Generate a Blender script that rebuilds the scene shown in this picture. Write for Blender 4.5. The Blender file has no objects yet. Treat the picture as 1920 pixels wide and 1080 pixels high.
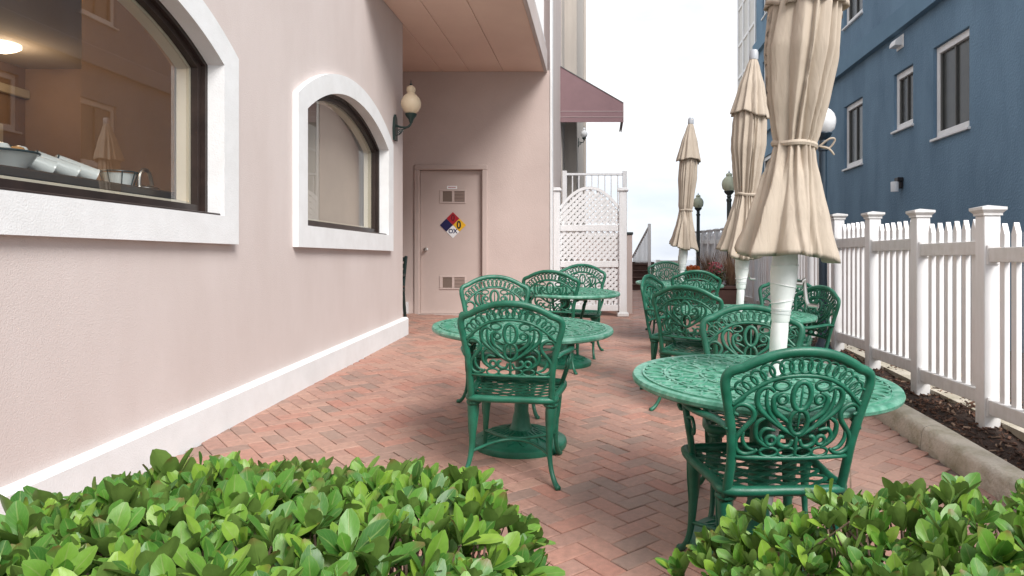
import bpy, bmesh, math, random
from math import sin, cos, pi, radians, sqrt, atan2, hypot
from mathutils import Vector, Matrix, noise

C = bpy.context.scene.collection
rnd = random.Random(7)

# ------------------------------------------------------------------ camera
EYE = 1.26
cd = bpy.data.cameras.new('camera'); cam = bpy.data.objects.new('camera', cd); C.objects.link(cam)
cam.location = (0, 0, EYE); cam.rotation_euler = (radians(90), 0, 0)
cd.lens = 24; cd.sensor_width = 36; cd.clip_start = .05; cd.clip_end = 9000
cd.shift_x = -165 / 1920; cd.shift_y = -53 / 1920
bpy.context.scene.camera = cam

# ------------------------------------------------------------------ world, sun
SUN_EL, SUN_AZ = radians(44), radians(142)      # azimuth clockwise from +Y
w = bpy.data.worlds.new('World'); bpy.context.scene.world = w; w.use_nodes = True
nt = w.node_tree; nt.nodes.clear()
def N(t, kind, **kw):
    n = t.nodes.new(kind)
    for k, v in kw.items(): setattr(n, k, v)
    return n
sky = N(nt, 'ShaderNodeTexSky'); sky.sky_type = 'NISHITA'; sky.sun_disc = False
sky.sun_elevation = SUN_EL; sky.sun_rotation = SUN_AZ; sky.air_density = 1.0; sky.dust_density = 3.0
tc = N(nt, 'ShaderNodeTexCoord'); mp = N(nt, 'ShaderNodeMapping'); mp.inputs['Scale'].default_value = (1.0, 1.0, 3.2)
cl = N(nt, 'ShaderNodeTexNoise'); cl.inputs['Scale'].default_value = 2.3; cl.inputs['Detail'].default_value = 7; cl.inputs['Roughness'].default_value = .55
cr = N(nt, 'ShaderNodeValToRGB'); cr.color_ramp.elements[0].position = .3; cr.color_ramp.elements[0].color = (.80, .80, .80, 1)
cr.color_ramp.elements[1].position = .62; cr.color_ramp.elements[1].color = (.97, .97, .97, 1)
cw = N(nt, 'ShaderNodeValToRGB'); cw.color_ramp.elements[0].color = (2.95, 3.17, 3.58, 1); cw.color_ramp.elements[1].color = (4.5, 4.45, 4.35, 1)
cw.color_ramp.elements[0].position = .38; cw.color_ramp.elements[1].position = .68
mx = N(nt, 'ShaderNodeMixRGB')
bg = N(nt, 'ShaderNodeBackground'); bg.inputs['Strength'].default_value = .1
wo = N(nt, 'ShaderNodeOutputWorld')
L = nt.links.new
L(tc.outputs['Generated'], mp.inputs['Vector']); L(mp.outputs[0], cl.inputs['Vector'])
L(cl.outputs['Fac'], cr.inputs[0]); L(cl.outputs['Fac'], cw.inputs[0])
L(cr.outputs[0], mx.inputs['Fac']); L(sky.outputs[0], mx.inputs[1]); L(cw.outputs[0], mx.inputs[2])
L(mx.outputs[0], bg.inputs[0]); L(bg.outputs[0], wo.inputs[0])

sd = bpy.data.lights.new('sun', 'SUN'); sd.energy = 1.5; sd.angle = radians(28); sd.color = (1, .975, .945)
so = bpy.data.objects.new('sun', sd); C.objects.link(so)
sv = Vector((sin(SUN_AZ) * cos(SUN_EL), cos(SUN_AZ) * cos(SUN_EL), sin(SUN_EL)))
so.rotation_euler = sv.to_track_quat('Z', 'Y').to_euler(); so.location = (6, -6, 12)

vs = bpy.context.scene.view_settings
vs.view_transform = 'Standard'; vs.look = 'None'; vs.gamma = 1; vs.exposure = 1.6; vs.use_curve_mapping = False
bpy.context.scene.cycles.max_bounces = 10
bpy.context.scene.cycles.transparent_max_bounces = 16

# ------------------------------------------------------------------ helpers
SX, SY = -.035, .038
def G(x, y): return SY * y + SX * (x + .4)           # the patio rises to the sea and drains to the kerb
TILT = Vector((0, 0, 1)).rotation_difference(Vector((-SX, -SY, 1)).normalized()).to_matrix().to_4x4()

class MB:
    def __init__(s): s.v = []; s.f = []; s.m = []; s.mi = 0
    def add(s, vs_, fs):
        o = len(s.v); s.v += [tuple(p) for p in vs_]
        s.f += [tuple(i + o for i in f) for f in fs]; s.m += [s.mi] * len(fs); return s
    def box(s, x0, x1, y0, y1, z0, z1):
        return s.add([(x0,y0,z0),(x1,y0,z0),(x1,y1,z0),(x0,y1,z0),(x0,y0,z1),(x1,y0,z1),(x1,y1,z1),(x0,y1,z1)],
              [(0,3,2,1),(4,5,6,7),(0,1,5,4),(1,2,6,5),(2,3,7,6),(3,0,4,7)])
    def hexa(s, P):
        return s.add(P, [(0,3,2,1),(4,5,6,7),(0,1,5,4),(1,2,6,5),(2,3,7,6),(3,0,4,7)])
    def cbox(s, x0, x1, y0, y1, z0, z1, c=.01):         # box with chamfered edges
        bm = bmesh.new(); bmesh.ops.create_cube(bm, size=1)
        for v in bm.verts: v.co = Vector(((x0+x1)/2 + v.co.x*(x1-x0), (y0+y1)/2 + v.co.y*(y1-y0), (z0+z1)/2 + v.co.z*(z1-z0)))
        bmesh.ops.bevel(bm, geom=list(bm.edges), offset=c, segments=1, affect='EDGES')
        bm.verts.index_update()
        s.add([v.co for v in bm.verts], [[v.index for v in f.verts] for f in bm.faces]); bm.free(); return s
    def tube(s, pts, r, n=6, closed=False, up=None, flat=1.0, cap=True):
        """sweep; r number or list; flat = thickness along `up` relative to r"""
        P = [Vector(p) for p in pts]; k = len(P); vs_ = []; fs = []
        ref = Vector(up) if up is not None else None
        lastn = None
        for i in range(k):
            if closed: t = P[(i+1) % k] - P[i-1]
            else: t = P[min(i+1, k-1)] - P[max(i-1, 0)]
            if t.length < 1e-9: t = Vector((0,0,1))
            t.normalize()
            a = ref if ref is not None else (lastn if lastn is not None else (Vector((0,0,1)) if abs(t.z) < .9 else Vector((1,0,0))))
            a = a - t * a.dot(t)
            if a.length < 1e-6: a = t.orthogonal()
            a.normalize(); lastn = a; b = t.cross(a)
            rr = r[i] if isinstance(r, (list, tuple)) else r
            for j in range(n):
                q = 2*pi*(j+.5)/n
                vs_.append(P[i] + a*(rr*flat*cos(q)) + b*(rr*sin(q)))
        for i in range(k if closed else k-1):
            i2 = (i+1) % k
            for j in range(n):
                j2 = (j+1) % n
                fs.append((i*n+j, i*n+j2, i2*n+j2, i2*n+j))
        if not closed and cap:
            fs.append(tuple(range(n))[::-1]); fs.append(tuple((k-1)*n+j for j in range(n)))
        return s.add(vs_, fs)
    def lathe(s, prof, n=32, c=(0,0,0)):
        vs_ = []; fs = []; k = len(prof)
        for r, z in prof:
            for j in range(n):
                q = 2*pi*j/n; vs_.append((c[0]+r*cos(q), c[1]+r*sin(q), c[2]+z))
        for i in range(k-1):
            for j in range(n):
                j2 = (j+1) % n; fs.append((i*n+j, i*n+j2, (i+1)*n+j2, (i+1)*n+j))
        if prof[0][0] > 1e-5: fs.append(tuple(range(n))[::-1])
        if prof[-1][0] > 1e-5: fs.append(tuple((k-1)*n+j for j in range(n)))
        return s.add(vs_, fs)
    def prism(s, poly, axis, a, b):
        """poly = list of 2-D points, extruded along axis from a to b"""
        def put(p, t):
            return {'x': (t, p[0], p[1]), 'y': (p[0], t, p[1]), 'z': (p[0], p[1], t)}[axis]
        n = len(poly)
        return s.add([put(p, a) for p in poly] + [put(p, b) for p in poly],
                     [tuple(range(n))[::-1], tuple(range(n, 2*n))] + [(i, (i+1) % n, n+(i+1) % n, n+i) for i in range(n)])
    def mesh(s, name, mats, smooth=False, fix=True):
        me = bpy.data.meshes.new(name); me.from_pydata(s.v, [], s.f)
        for m_ in (mats if isinstance(mats, (list, tuple)) else [mats]): me.materials.append(m_)
        if any(s.m): me.polygons.foreach_set('material_index', s.m)
        if fix:
            bm = bmesh.new(); bm.from_mesh(me); bmesh.ops.recalc_face_normals(bm, faces=bm.faces); bm.to_mesh(me); bm.free()
        if smooth:
            me.polygons.foreach_set('use_smooth', [True]*len(me.polygons))
            if smooth != 'all':
                me.set_sharp_from_angle(angle=radians(smooth if isinstance(smooth, (int, float)) and smooth is not True else 40))
        me.update(); return me
def link(name, me, parent=None, loc=None, mat=None):
    o = bpy.data.objects.new(name, me); C.objects.link(o)
    if parent is not None: o.parent = parent
    if loc is not None: o.location = loc
    if mat is not None: o.matrix_local = mat
    return o
def part(name, mb, mats, parent=None, smooth=False, fix=True):
    return link(name, mb.mesh(name, mats, smooth, fix), parent)
def tag(o, label=None, cat=None, group=None, kind=None):
    if label: o['label'] = label
    if cat: o['category'] = cat
    if group: o['group'] = group
    if kind: o['kind'] = kind
    return o
def thing(name, label, cat, loc=(0,0,0), group=None, mat=None):
    o = bpy.data.objects.new(name, None); C.objects.link(o); o.empty_display_size = .2
    o.location = loc
    if mat is not None: o.matrix_world = mat
    return tag(o, label, cat, group)
def copy_tree(o, parent=None):
    c = o.copy(); C.objects.link(c); c.parent = parent
    for ch in list(o.children): copy_tree(ch, c)
    return c
def catmull(P, k=6, closed=False):
    P = [Vector(p) for p in P]; n = len(P); out = []
    for i in range(n if closed else n-1):
        if closed: a, b, c, d = P[i-1], P[i], P[(i+1) % n], P[(i+2) % n]
        else: a, b, c, d = P[max(i-1,0)], P[i], P[i+1], P[min(i+2,n-1)]
        for j in range(k):
            t = j/k
            out.append(.5*((2*b) + (c-a)*t + (2*a-5*b+4*c-d)*t*t + (3*b-a-3*c+d)*t**3))
    if not closed: out.append(P[-1])
    return out
def on_ground(x, y, rz=0, extra=None):
    m = Matrix.Translation((x, y, G(x, y))) @ TILT @ Matrix.Rotation(rz, 4, 'Z')
    return m

# ------------------------------------------------------------------ materials
def mat(name, col, rough=.6, bump=0, bscale=200, vary=.0, vscale=3, col2=None, spec=.5, metal=0, bdist=.002, coord='Object', obj_vary=0, vdet=6, ramp=(.35,.65), scale3=None):
    m = bpy.data.materials.new(name); m.use_nodes = True; t = m.node_tree; t.nodes.clear(); l = t.links.new
    out = N(t, 'ShaderNodeOutputMaterial'); b = N(t, 'ShaderNodeBsdfPrincipled'); l(b.outputs[0], out.inputs[0])
    b.inputs['Base Color'].default_value = (*col, 1); b.inputs['Roughness'].default_value = rough
    b.inputs['Specular IOR Level'].default_value = spec; b.inputs['Metallic'].default_value = metal
    tcn = N(t, 'ShaderNodeTexCoord'); src = tcn.outputs[coord]
    if scale3:
        mpn = N(t, 'ShaderNodeMapping'); mpn.inputs['Scale'].default_value = scale3; l(src, mpn.inputs[0]); src2 = mpn.outputs[0]
    else: src2 = src
    colsock = None
    if col2 is not None or vary:
        n1 = N(t, 'ShaderNodeTexNoise'); n1.inputs['Scale'].default_value = vscale; n1.inputs['Detail'].default_value = vdet; n1.inputs['Roughness'].default_value = .62
        l(src2, n1.inputs['Vector'])
        r = N(t, 'ShaderNodeValToRGB'); r.color_ramp.elements[0].position = ramp[0]; r.color_ramp.elements[1].position = ramp[1]
        c2 = col2 if col2 is not None else tuple(c*(1-vary) for c in col)
        r.color_ramp.elements[0].color = (*col, 1); r.color_ramp.elements[1].color = (*c2, 1)
        l(n1.outputs['Fac'], r.inputs[0]); colsock = r.outputs[0]
    if obj_vary:
        oi = N(t, 'ShaderNodeObjectInfo'); hs = N(t, 'ShaderNodeHueSaturation')
        mr = N(t, 'ShaderNodeMapRange'); mr.inputs['To Min'].default_value = 1-obj_vary; mr.inputs['To Max'].default_value = 1+obj_vary
        l(oi.outputs['Random'], mr.inputs[0]); l(mr.outputs[0], hs.inputs['Value'])
        if colsock: l(colsock, hs.inputs['Color'])
        else: hs.inputs['Color'].default_value = (*col, 1)
        colsock = hs.outputs[0]
    if colsock: l(colsock, b.inputs['Base Color'])
    if bump:
        n2 = N(t, 'ShaderNodeTexNoise'); n2.inputs['Scale'].default_value = bscale; n2.inputs['Detail'].default_value = 4
        l(src, n2.inputs['Vector'])
        bu = N(t, 'ShaderNodeBump'); bu.inputs['Strength'].default_value = bump; bu.inputs['Distance'].default_value = bdist
        l(n2.outputs['Fac'], bu.inputs['Height']); l(bu.outputs[0], b.inputs['Normal'])
    m['bsdf'] = b.name
    return m
def BS(m): return m.node_tree.nodes[m['bsdf']]

M = {}
M['pink'] = mat('pink_stucco', (.61,.535,.51), .9, bump=.5, bscale=140, bdist=.004, col2=(.555,.478,.45), vscale=1.0, scale3=(1,1.5,.55), spec=.25)
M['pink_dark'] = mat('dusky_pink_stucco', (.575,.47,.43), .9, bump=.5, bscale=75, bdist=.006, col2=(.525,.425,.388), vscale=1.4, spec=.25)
M['soffit'] = mat('soffit_board', (.80,.61,.51), .85, bump=.25, bscale=120, bdist=.003, col2=(.75,.56,.47), vscale=1.2, spec=.25)
M['greige'] = mat('grey_beige_stucco', (.50,.45,.40), .9, bump=.5, bscale=70, bdist=.006, col2=(.43,.385,.345), vscale=2.0, scale3=(3,3,.4))
M['white_trim'] = mat('white_stucco', (.75,.755,.76), .85, bump=.45, bscale=120, bdist=.004, col2=(.69,.69,.69), vscale=5, spec=.3)
M['white'] = mat('white_paint', (.80,.80,.80), .5, col2=(.74,.74,.735), vscale=6)
M['vinyl'] = mat('white_vinyl', (.82,.815,.82), .38, col2=(.76,.755,.75), vscale=4, scale3=(6,6,1.2), bump=.05, bscale=40)
t_ = M['vinyl'].node_tree; b_ = BS(M['vinyl']); src_ = b_.inputs['Base Color'].links[0].from_socket       # soil splashed on the lowest hand's breadth
tc_ = N(t_, 'ShaderNodeTexCoord'); sp_ = N(t_, 'ShaderNodeSeparateXYZ'); t_.links.new(tc_.outputs['Object'], sp_.inputs[0])
n_ = N(t_, 'ShaderNodeTexNoise'); n_.inputs['Scale'].default_value = 18; n_.inputs['Detail'].default_value = 6; t_.links.new(tc_.outputs['Object'], n_.inputs['Vector'])
mr_ = N(t_, 'ShaderNodeMapRange'); mr_.inputs['From Min'].default_value = .0; mr_.inputs['From Max'].default_value = .22; mr_.inputs['To Min'].default_value = .9; mr_.inputs['To Max'].default_value = 0; t_.links.new(sp_.outputs[2], mr_.inputs[0])
mm_ = N(t_, 'ShaderNodeMath', operation='MULTIPLY'); t_.links.new(mr_.outputs[0], mm_.inputs[0]); t_.links.new(n_.outputs['Fac'], mm_.inputs[1])
m2_ = N(t_, 'ShaderNodeMath', operation='MULTIPLY'); t_.links.new(mm_.outputs[0], m2_.inputs[0]); m2_.inputs[1].default_value = .55
mc_ = N(t_, 'ShaderNodeMixRGB'); t_.links.new(m2_.outputs[0], mc_.inputs[0]); t_.links.new(src_, mc_.inputs[1]); mc_.inputs[2].default_value = (.36,.32,.25,1); t_.links.new(mc_.outputs[0], b_.inputs['Base Color'])
M['brown_frame'] = mat('dark_bronze_frame', (.022,.014,.012), .35, col2=(.035,.022,.018), vscale=9)
M['door'] = mat('door_paint', (.53,.425,.385), .6, bump=.15, bscale=120, col2=(.50,.40,.36), vscale=3)
M['steel'] = mat('brushed_steel', (.6,.58,.55), .3, metal=1)
M['cavity'] = mat('vent_mesh', (.17,.125,.10), .8, bump=.6, bscale=400, bdist=.003)
M['slat_paint'] = mat('vent_slat', (.30,.215,.18), .6)
M['blue'] = mat('blue_stucco', (.165,.262,.358), .88, bump=.9, bscale=34, bdist=.012, col2=(.115,.190,.268), vscale=1.2, scale3=(1.4,1.4,.5), spec=.3, ramp=(.38,.70))
M['blue_band'] = mat('blue_band_stucco', (.155,.258,.355), .85, bump=.5, bscale=40, bdist=.008, col2=(.130,.220,.305), vscale=1.2, spec=.3)
M['panel'] = mat('cream_panel', (.66,.65,.62), .7, col2=(.60,.59,.56), vscale=2)
M['green'] = mat('green_enamel', (.006,.090,.050), .36, bump=.25, bscale=220, bdist=.002, col2=(.018,.148,.09), vscale=11, obj_vary=.10, ramp=(.36,.72))
def wear(m, chip, amount, grime):
    t = m.node_tree; l = t.links.new; b = BS(m); src = b.inputs['Base Color'].links[0].from_socket
    tcn = N(t, 'ShaderNodeTexCoord')
    n = N(t, 'ShaderNodeTexNoise'); n.inputs['Scale'].default_value = 75; n.inputs['Detail'].default_value = 5; n.inputs['Roughness'].default_value = .7; l(tcn.outputs['Object'], n.inputs['Vector'])
    r = N(t, 'ShaderNodeValToRGB'); r.color_ramp.elements[0].position = amount; r.color_ramp.elements[0].color = (0,0,0,1); r.color_ramp.elements[1].position = amount+.035; r.color_ramp.elements[1].color = (.8,.8,.8,1); l(n.outputs['Fac'], r.inputs[0])
    g_ = N(t, 'ShaderNodeTexNoise'); g_.inputs['Scale'].default_value = 27; g_.inputs['Detail'].default_value = 6; l(tcn.outputs['Object'], g_.inputs['Vector'])
    rg = N(t, 'ShaderNodeValToRGB'); rg.color_ramp.elements[0].position = .52; rg.color_ramp.elements[0].color = (0,0,0,1); rg.color_ramp.elements[1].position = .72; rg.color_ramp.elements[1].color = (.55,.55,.55,1); l(g_.outputs['Fac'], rg.inputs[0])
    m1 = N(t, 'ShaderNodeMixRGB'); l(rg.outputs[0], m1.inputs[0]); l(src, m1.inputs[1]); m1.inputs[2].default_value = (*grime, 1)
    m2 = N(t, 'ShaderNodeMixRGB'); l(r.outputs[0], m2.inputs[0]); l(m1.outputs[0], m2.inputs[1]); m2.inputs[2].default_value = (*chip, 1)
    l(m2.outputs[0], b.inputs['Base Color'])
    mr = N(t, 'ShaderNodeMapRange'); mr.inputs['To Min'].default_value = .26; mr.inputs['To Max'].default_value = .62; l(g_.outputs['Fac'], mr.inputs[0]); l(mr.outputs[0], b.inputs['Roughness'])
wear(M['green'], (.30,.42,.36), .70, (.012,.075,.045))
M['dark_iron'] = mat('dark_green_iron', (.012,.028,.025), .4)
M['fabric'] = mat('beige_canvas', (.475,.405,.33), .85, bump=.22, bscale=26, bdist=.008, col2=(.425,.36,.29), vscale=5, spec=.2, scale3=(5,5,1))
t_ = M['fabric'].node_tree; bu_ = [n for n in t_.nodes if n.type == 'BUMP'][0]; nz_ = bu_.inputs['Height'].links[0].from_node
tc_ = N(t_, 'ShaderNodeTexCoord'); mp_ = N(t_, 'ShaderNodeMapping'); mp_.inputs['Scale'].default_value = (1, 1, .16); t_.links.new(tc_.outputs['Object'], mp_.inputs[0]); t_.links.new(mp_.outputs[0], nz_.inputs['Vector'])
nz_.inputs['Scale'].default_value = 34; nz_.inputs['Distortion'].default_value = .8; bu_.inputs['Strength'].default_value = .55; bu_.inputs['Distance'].default_value = .010
M['grey_plastic'] = mat('grey_plastic', (.42,.44,.47), .4)
M['white_plastic'] = mat('white_plastic', (.78,.79,.78), .45, col2=(.70,.715,.70), vscale=14)
M['tape'] = mat('tape_band', (.55,.58,.57), .4)
M['post_blue'] = mat('dark_blue_paint', (.014,.030,.048), .4, col2=(.02,.04,.06), vscale=8)
M['post_black'] = mat('dark_green_post', (.03,.042,.042), .45)
M['awning'] = mat('mauve_canvas', (.27,.165,.175), .8, bump=.2, bscale=500, col2=(.245,.15,.16), vscale=4)
M['awning_edge'] = mat('awning_piping', (.42,.32,.32), .7)
M['awning_frame'] = mat('awning_frame', (.15,.16,.16), .5)
M['concrete'] = mat('kerb_concrete', (.50,.45,.375), .9, bump=.9, bscale=45, bdist=.01, col2=(.30,.27,.19), vscale=5, ramp=(.42,.70))
M['mulch'] = mat('mulch_soil', (.028,.016,.011), .95, bump=1, bscale=60, bdist=.03, col2=(.055,.032,.022), vscale=22)
M['wood_step'] = mat('brown_timber', (.10,.048,.035), .7, col2=(.075,.036,.026), vscale=5, scale3=(1,9,9))
M['planter'] = mat('brown_planter', (.095,.045,.034), .65, col2=(.075,.036,.028), vscale=8)
M['sand'] = mat('sand', (.42,.36,.28), .95, bump=.4, bscale=6, bdist=.05, col2=(.37,.31,.24), vscale=.5)
M['sea'] = mat('sea_water', (.045,.075,.095), .12, bump=.5, bscale=.6, bdist=.4)
M['earth'] = mat('earth', (.10,.075,.055), .95, bump=.6, bscale=14, bdist=.03, col2=(.075,.055,.04), vscale=2)
M['mortar'] = mat('joint_sand', (.15,.105,.085), .95, bump=.8, bscale=160, bdist=.004)
M['inside_wall'] = mat('tan_room_wall', (.36,.235,.16), .8, col2=(.32,.21,.145), vscale=2)
M['inside_blue'] = mat('navy_dado', (.035,.045,.065), .6)
M['inside_ceiling'] = mat('room_ceiling', (.55,.47,.40), .8)
M['carpet'] = mat('room_floor', (.10,.07,.055), .9)
M['cream_frame'] = mat('cream_liner', (.62,.55,.44), .6)
M['counter'] = mat('dark_counter', (.06,.045,.035), .3)
M['blind'] = mat('taupe_blind', (.50,.42,.36), .85, col2=(.45,.38,.325), vscale=2)
M['ceramic'] = mat('white_ceramic', (.72,.75,.74), .2)
M['dark_rim'] = mat('dark_rim', (.03,.05,.05), .35)
M['food'] = mat('pastry', (.45,.22,.06), .6)
M['bark'] = mat('twig_bark', (.13,.085,.06), .85, col2=(.20,.14,.10), vscale=30)
M['dry_leaf'] = mat('dry_leaf', (.16,.07,.035), .8, obj_vary=.3)
M['orange_flower'] = mat('orange_petals', (.55,.13,.01), .6, col2=(.40,.07,.008), vscale=40)
M['red_flower'] = mat('red_petals', (.30,.02,.035), .6, col2=(.38,.10,.12), vscale=60)
M['dry_grass'] = mat('dry_grass_blades', (.30,.20,.12), .8, col2=(.22,.12,.075), vscale=12)
M['dull_leaf'] = mat('dull_leaves', (.06,.085,.035), .7, col2=(.09,.06,.03), vscale=20)
M['red'] = mat('sign_red', (.36,.012,.022), .4); M['navy'] = mat('sign_blue', (.012,.012,.07), .4)
M['yellow'] = mat('sign_yellow', (.75,.42,.02), .4); M['sign_white'] = mat('sign_white', (.8,.8,.8), .4)
M['ink'] = mat('sign_ink', (.012,.010,.012), .5); M['ink_red'] = mat('sign_dark_red', (.13,.006,.012), .5); M['ink_navy'] = mat('sign_navy_ink', (.015,.02,.08), .5)
M['win_dark'] = mat('window_screen', (.045,.05,.05), .25, col2=(.06,.062,.06), vscale=3, spec=.6)
M['win_blind'] = mat('window_blind', (.10,.10,.095), .5)

def glass_mat(name, ior=1.75, tint=(.93,.95,.94)):
    m = bpy.data.materials.new(name); m.use_nodes = True; t = m.node_tree; t.nodes.clear(); l = t.links.new
    out = N(t, 'ShaderNodeOutputMaterial'); mxs = N(t, 'ShaderNodeMixShader'); tr = N(t, 'ShaderNodeBsdfTransparent'); gl = N(t, 'ShaderNodeBsdfGlossy'); fr = N(t, 'ShaderNodeFresnel')
    tr.inputs[0].default_value = (*tint, 1); gl.inputs['Roughness'].default_value = .004; ge = N(t, 'ShaderNodeNewGeometry'); mi = N(t, 'ShaderNodeMix'); mi.inputs[2].default_value = ior; mi.inputs[3].default_value = 1/ior
    l(ge.outputs['Backfacing'], mi.inputs[0]); l(mi.outputs[0], fr.inputs[0])      # the same reflectance from both sides of the sheet
    l(fr.outputs[0], mxs.inputs[0]); l(tr.outputs[0], mxs.inputs[1]); l(gl.outputs[0], mxs.inputs[2]); l(mxs.outputs[0], out.inputs[0])
    return m
M['glass'] = glass_mat('window_glass', 2.3)
def globe_mat(name, col, trans=.55):
    m = mat(name, col, .22); b = BS(m); b.inputs['Transmission Weight'].default_value = trans; b.inputs['IOR'].default_value = 1.25
    b.inputs['Subsurface Weight'].default_value = 0; return m
M['globe'] = globe_mat('clear_prismatic_globe', (.86,.87,.88), .2)
M['cream_globe'] = globe_mat('cream_globe', (.78,.64,.46), .25)
M['green_globe'] = globe_mat('greenish_globe', (.62,.66,.50), .25)
em = mat('lit_lamp', (1,.9,.75), .5); BS(em).inputs['Emission Color'].default_value = (1,.85,.65,1); BS(em).inputs['Emission Strength'].default_value = 1.2; M['lit'] = em

# brick: colour picked per brick (object) or per island (the joined far bricks)
def brick_mat():
    m = bpy.data.materials.new('paver_brick'); m.use_nodes = True; t = m.node_tree; t.nodes.clear(); l = t.links.new
    out = N(t, 'ShaderNodeOutputMaterial'); b = N(t, 'ShaderNodeBsdfPrincipled'); l(b.outputs[0], out.inputs[0])
    b.inputs['Specular IOR Level'].default_value = .4
    oi = N(t, 'ShaderNodeObjectInfo'); ge = N(t, 'ShaderNodeNewGeometry')
    ad = N(t, 'ShaderNodeMath', operation='ADD'); fr = N(t, 'ShaderNodeMath', operation='FRACT')
    l(oi.outputs['Random'], ad.inputs[0]); l(ge.outputs['Random Per Island'], ad.inputs[1]); l(ad.outputs[0], fr.inputs[0])
    r = N(t, 'ShaderNodeValToRGB'); e = r.color_ramp.elements
    e[0].position = 0; e[0].color = (.28,.188,.153,1); e[1].position = 1; e[1].color = (.405,.21,.158,1)
    for p, c in ((.07,(.30,.192,.153)),(.28,(.35,.197,.155)),(.5,(.378,.215,.167)),(.72,(.41,.242,.186)),(.88,(.385,.187,.141))):
        q = e.new(p); q.color = (*c, 1)
    l(fr.outputs[0], r.inputs[0])
    n0 = N(t, 'ShaderNodeTexNoise'); n0.inputs['Scale'].default_value = .9; n0.inputs['Detail'].default_value = 5
    n1 = N(t, 'ShaderNodeTexNoise'); n1.inputs['Scale'].default_value = 34; n1.inputs['Detail'].default_value = 6; n1.inputs['Roughness'].default_value = .7
    n2 = N(t, 'ShaderNodeTexNoise'); n2.inputs['Scale'].default_value = 260; n2.inputs['Detail'].default_value = 3
    for n in (n0, n1, n2): l(ge.outputs['Position'], n.inputs['Vector'])
    r1 = N(t, 'ShaderNodeValToRGB'); r1.color_ramp.elements[0].position = .3; r1.color_ramp.elements[0].color = (.72,.72,.72,1); r1.color_ramp.elements[1].position = .72; r1.color_ramp.elements[1].color = (1.15,1.15,1.15,1)
    l(n1.outputs['Fac'], r1.inputs[0])
    mu = N(t, 'ShaderNodeMixRGB', blend_type='MULTIPLY'); mu.inputs[0].default_value = 1; l(r.outputs[0], mu.inputs[1]); l(r1.outputs[0], mu.inputs[2])
    # pale dusty film in broad patches
    r2 = N(t, 'ShaderNodeValToRGB'); r2.color_ramp.elements[0].position = .45; r2.color_ramp.elements[0].color = (0,0,0,1); r2.color_ramp.elements[1].position = .75; r2.color_ramp.elements[1].color = (.32,.32,.32,1)
    l(n0.outputs['Fac'], r2.inputs[0])
    m2 = N(t, 'ShaderNodeMixRGB'); l(r2.outputs[0], m2.inputs[0]); l(mu.outputs[0], m2.inputs[1]); m2.inputs[2].default_value = (.45,.315,.245,1)
    # light specks
    r3 = N(t, 'ShaderNodeValToRGB'); r3.color_ramp.elements[0].position = .66; r3.color_ramp.elements[0].color = (0,0,0,1); r3.color_ramp.elements[1].position = .74; r3.color_ramp.elements[1].color = (.5,.5,.5,1)
    l(n2.outputs['Fac'], r3.inputs[0])
    m3 = N(t, 'ShaderNodeMixRGB'); l(r3.outputs[0], m3.inputs[0]); l(m2.outputs[0], m3.inputs[1]); m3.inputs[2].default_value = (.5,.38,.32,1)
    l(m3.outputs[0], b.inputs['Base Color'])
    mr = N(t, 'ShaderNodeMapRange'); mr.inputs['To Min'].default_value = .42; mr.inputs['To Max'].default_value = .8; l(n1.outputs['Fac'], mr.inputs[0]); l(mr.outputs[0], b.inputs['Roughness'])
    bu = N(t, 'ShaderNodeBump'); bu.inputs['Strength'].default_value = .6; bu.inputs['Distance'].default_value = .003
    l(n1.outputs['Fac'], bu.inputs['Height']); l(bu.outputs[0], b.inputs['Normal'])
    return m
M['brick'] = brick_mat()

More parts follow.
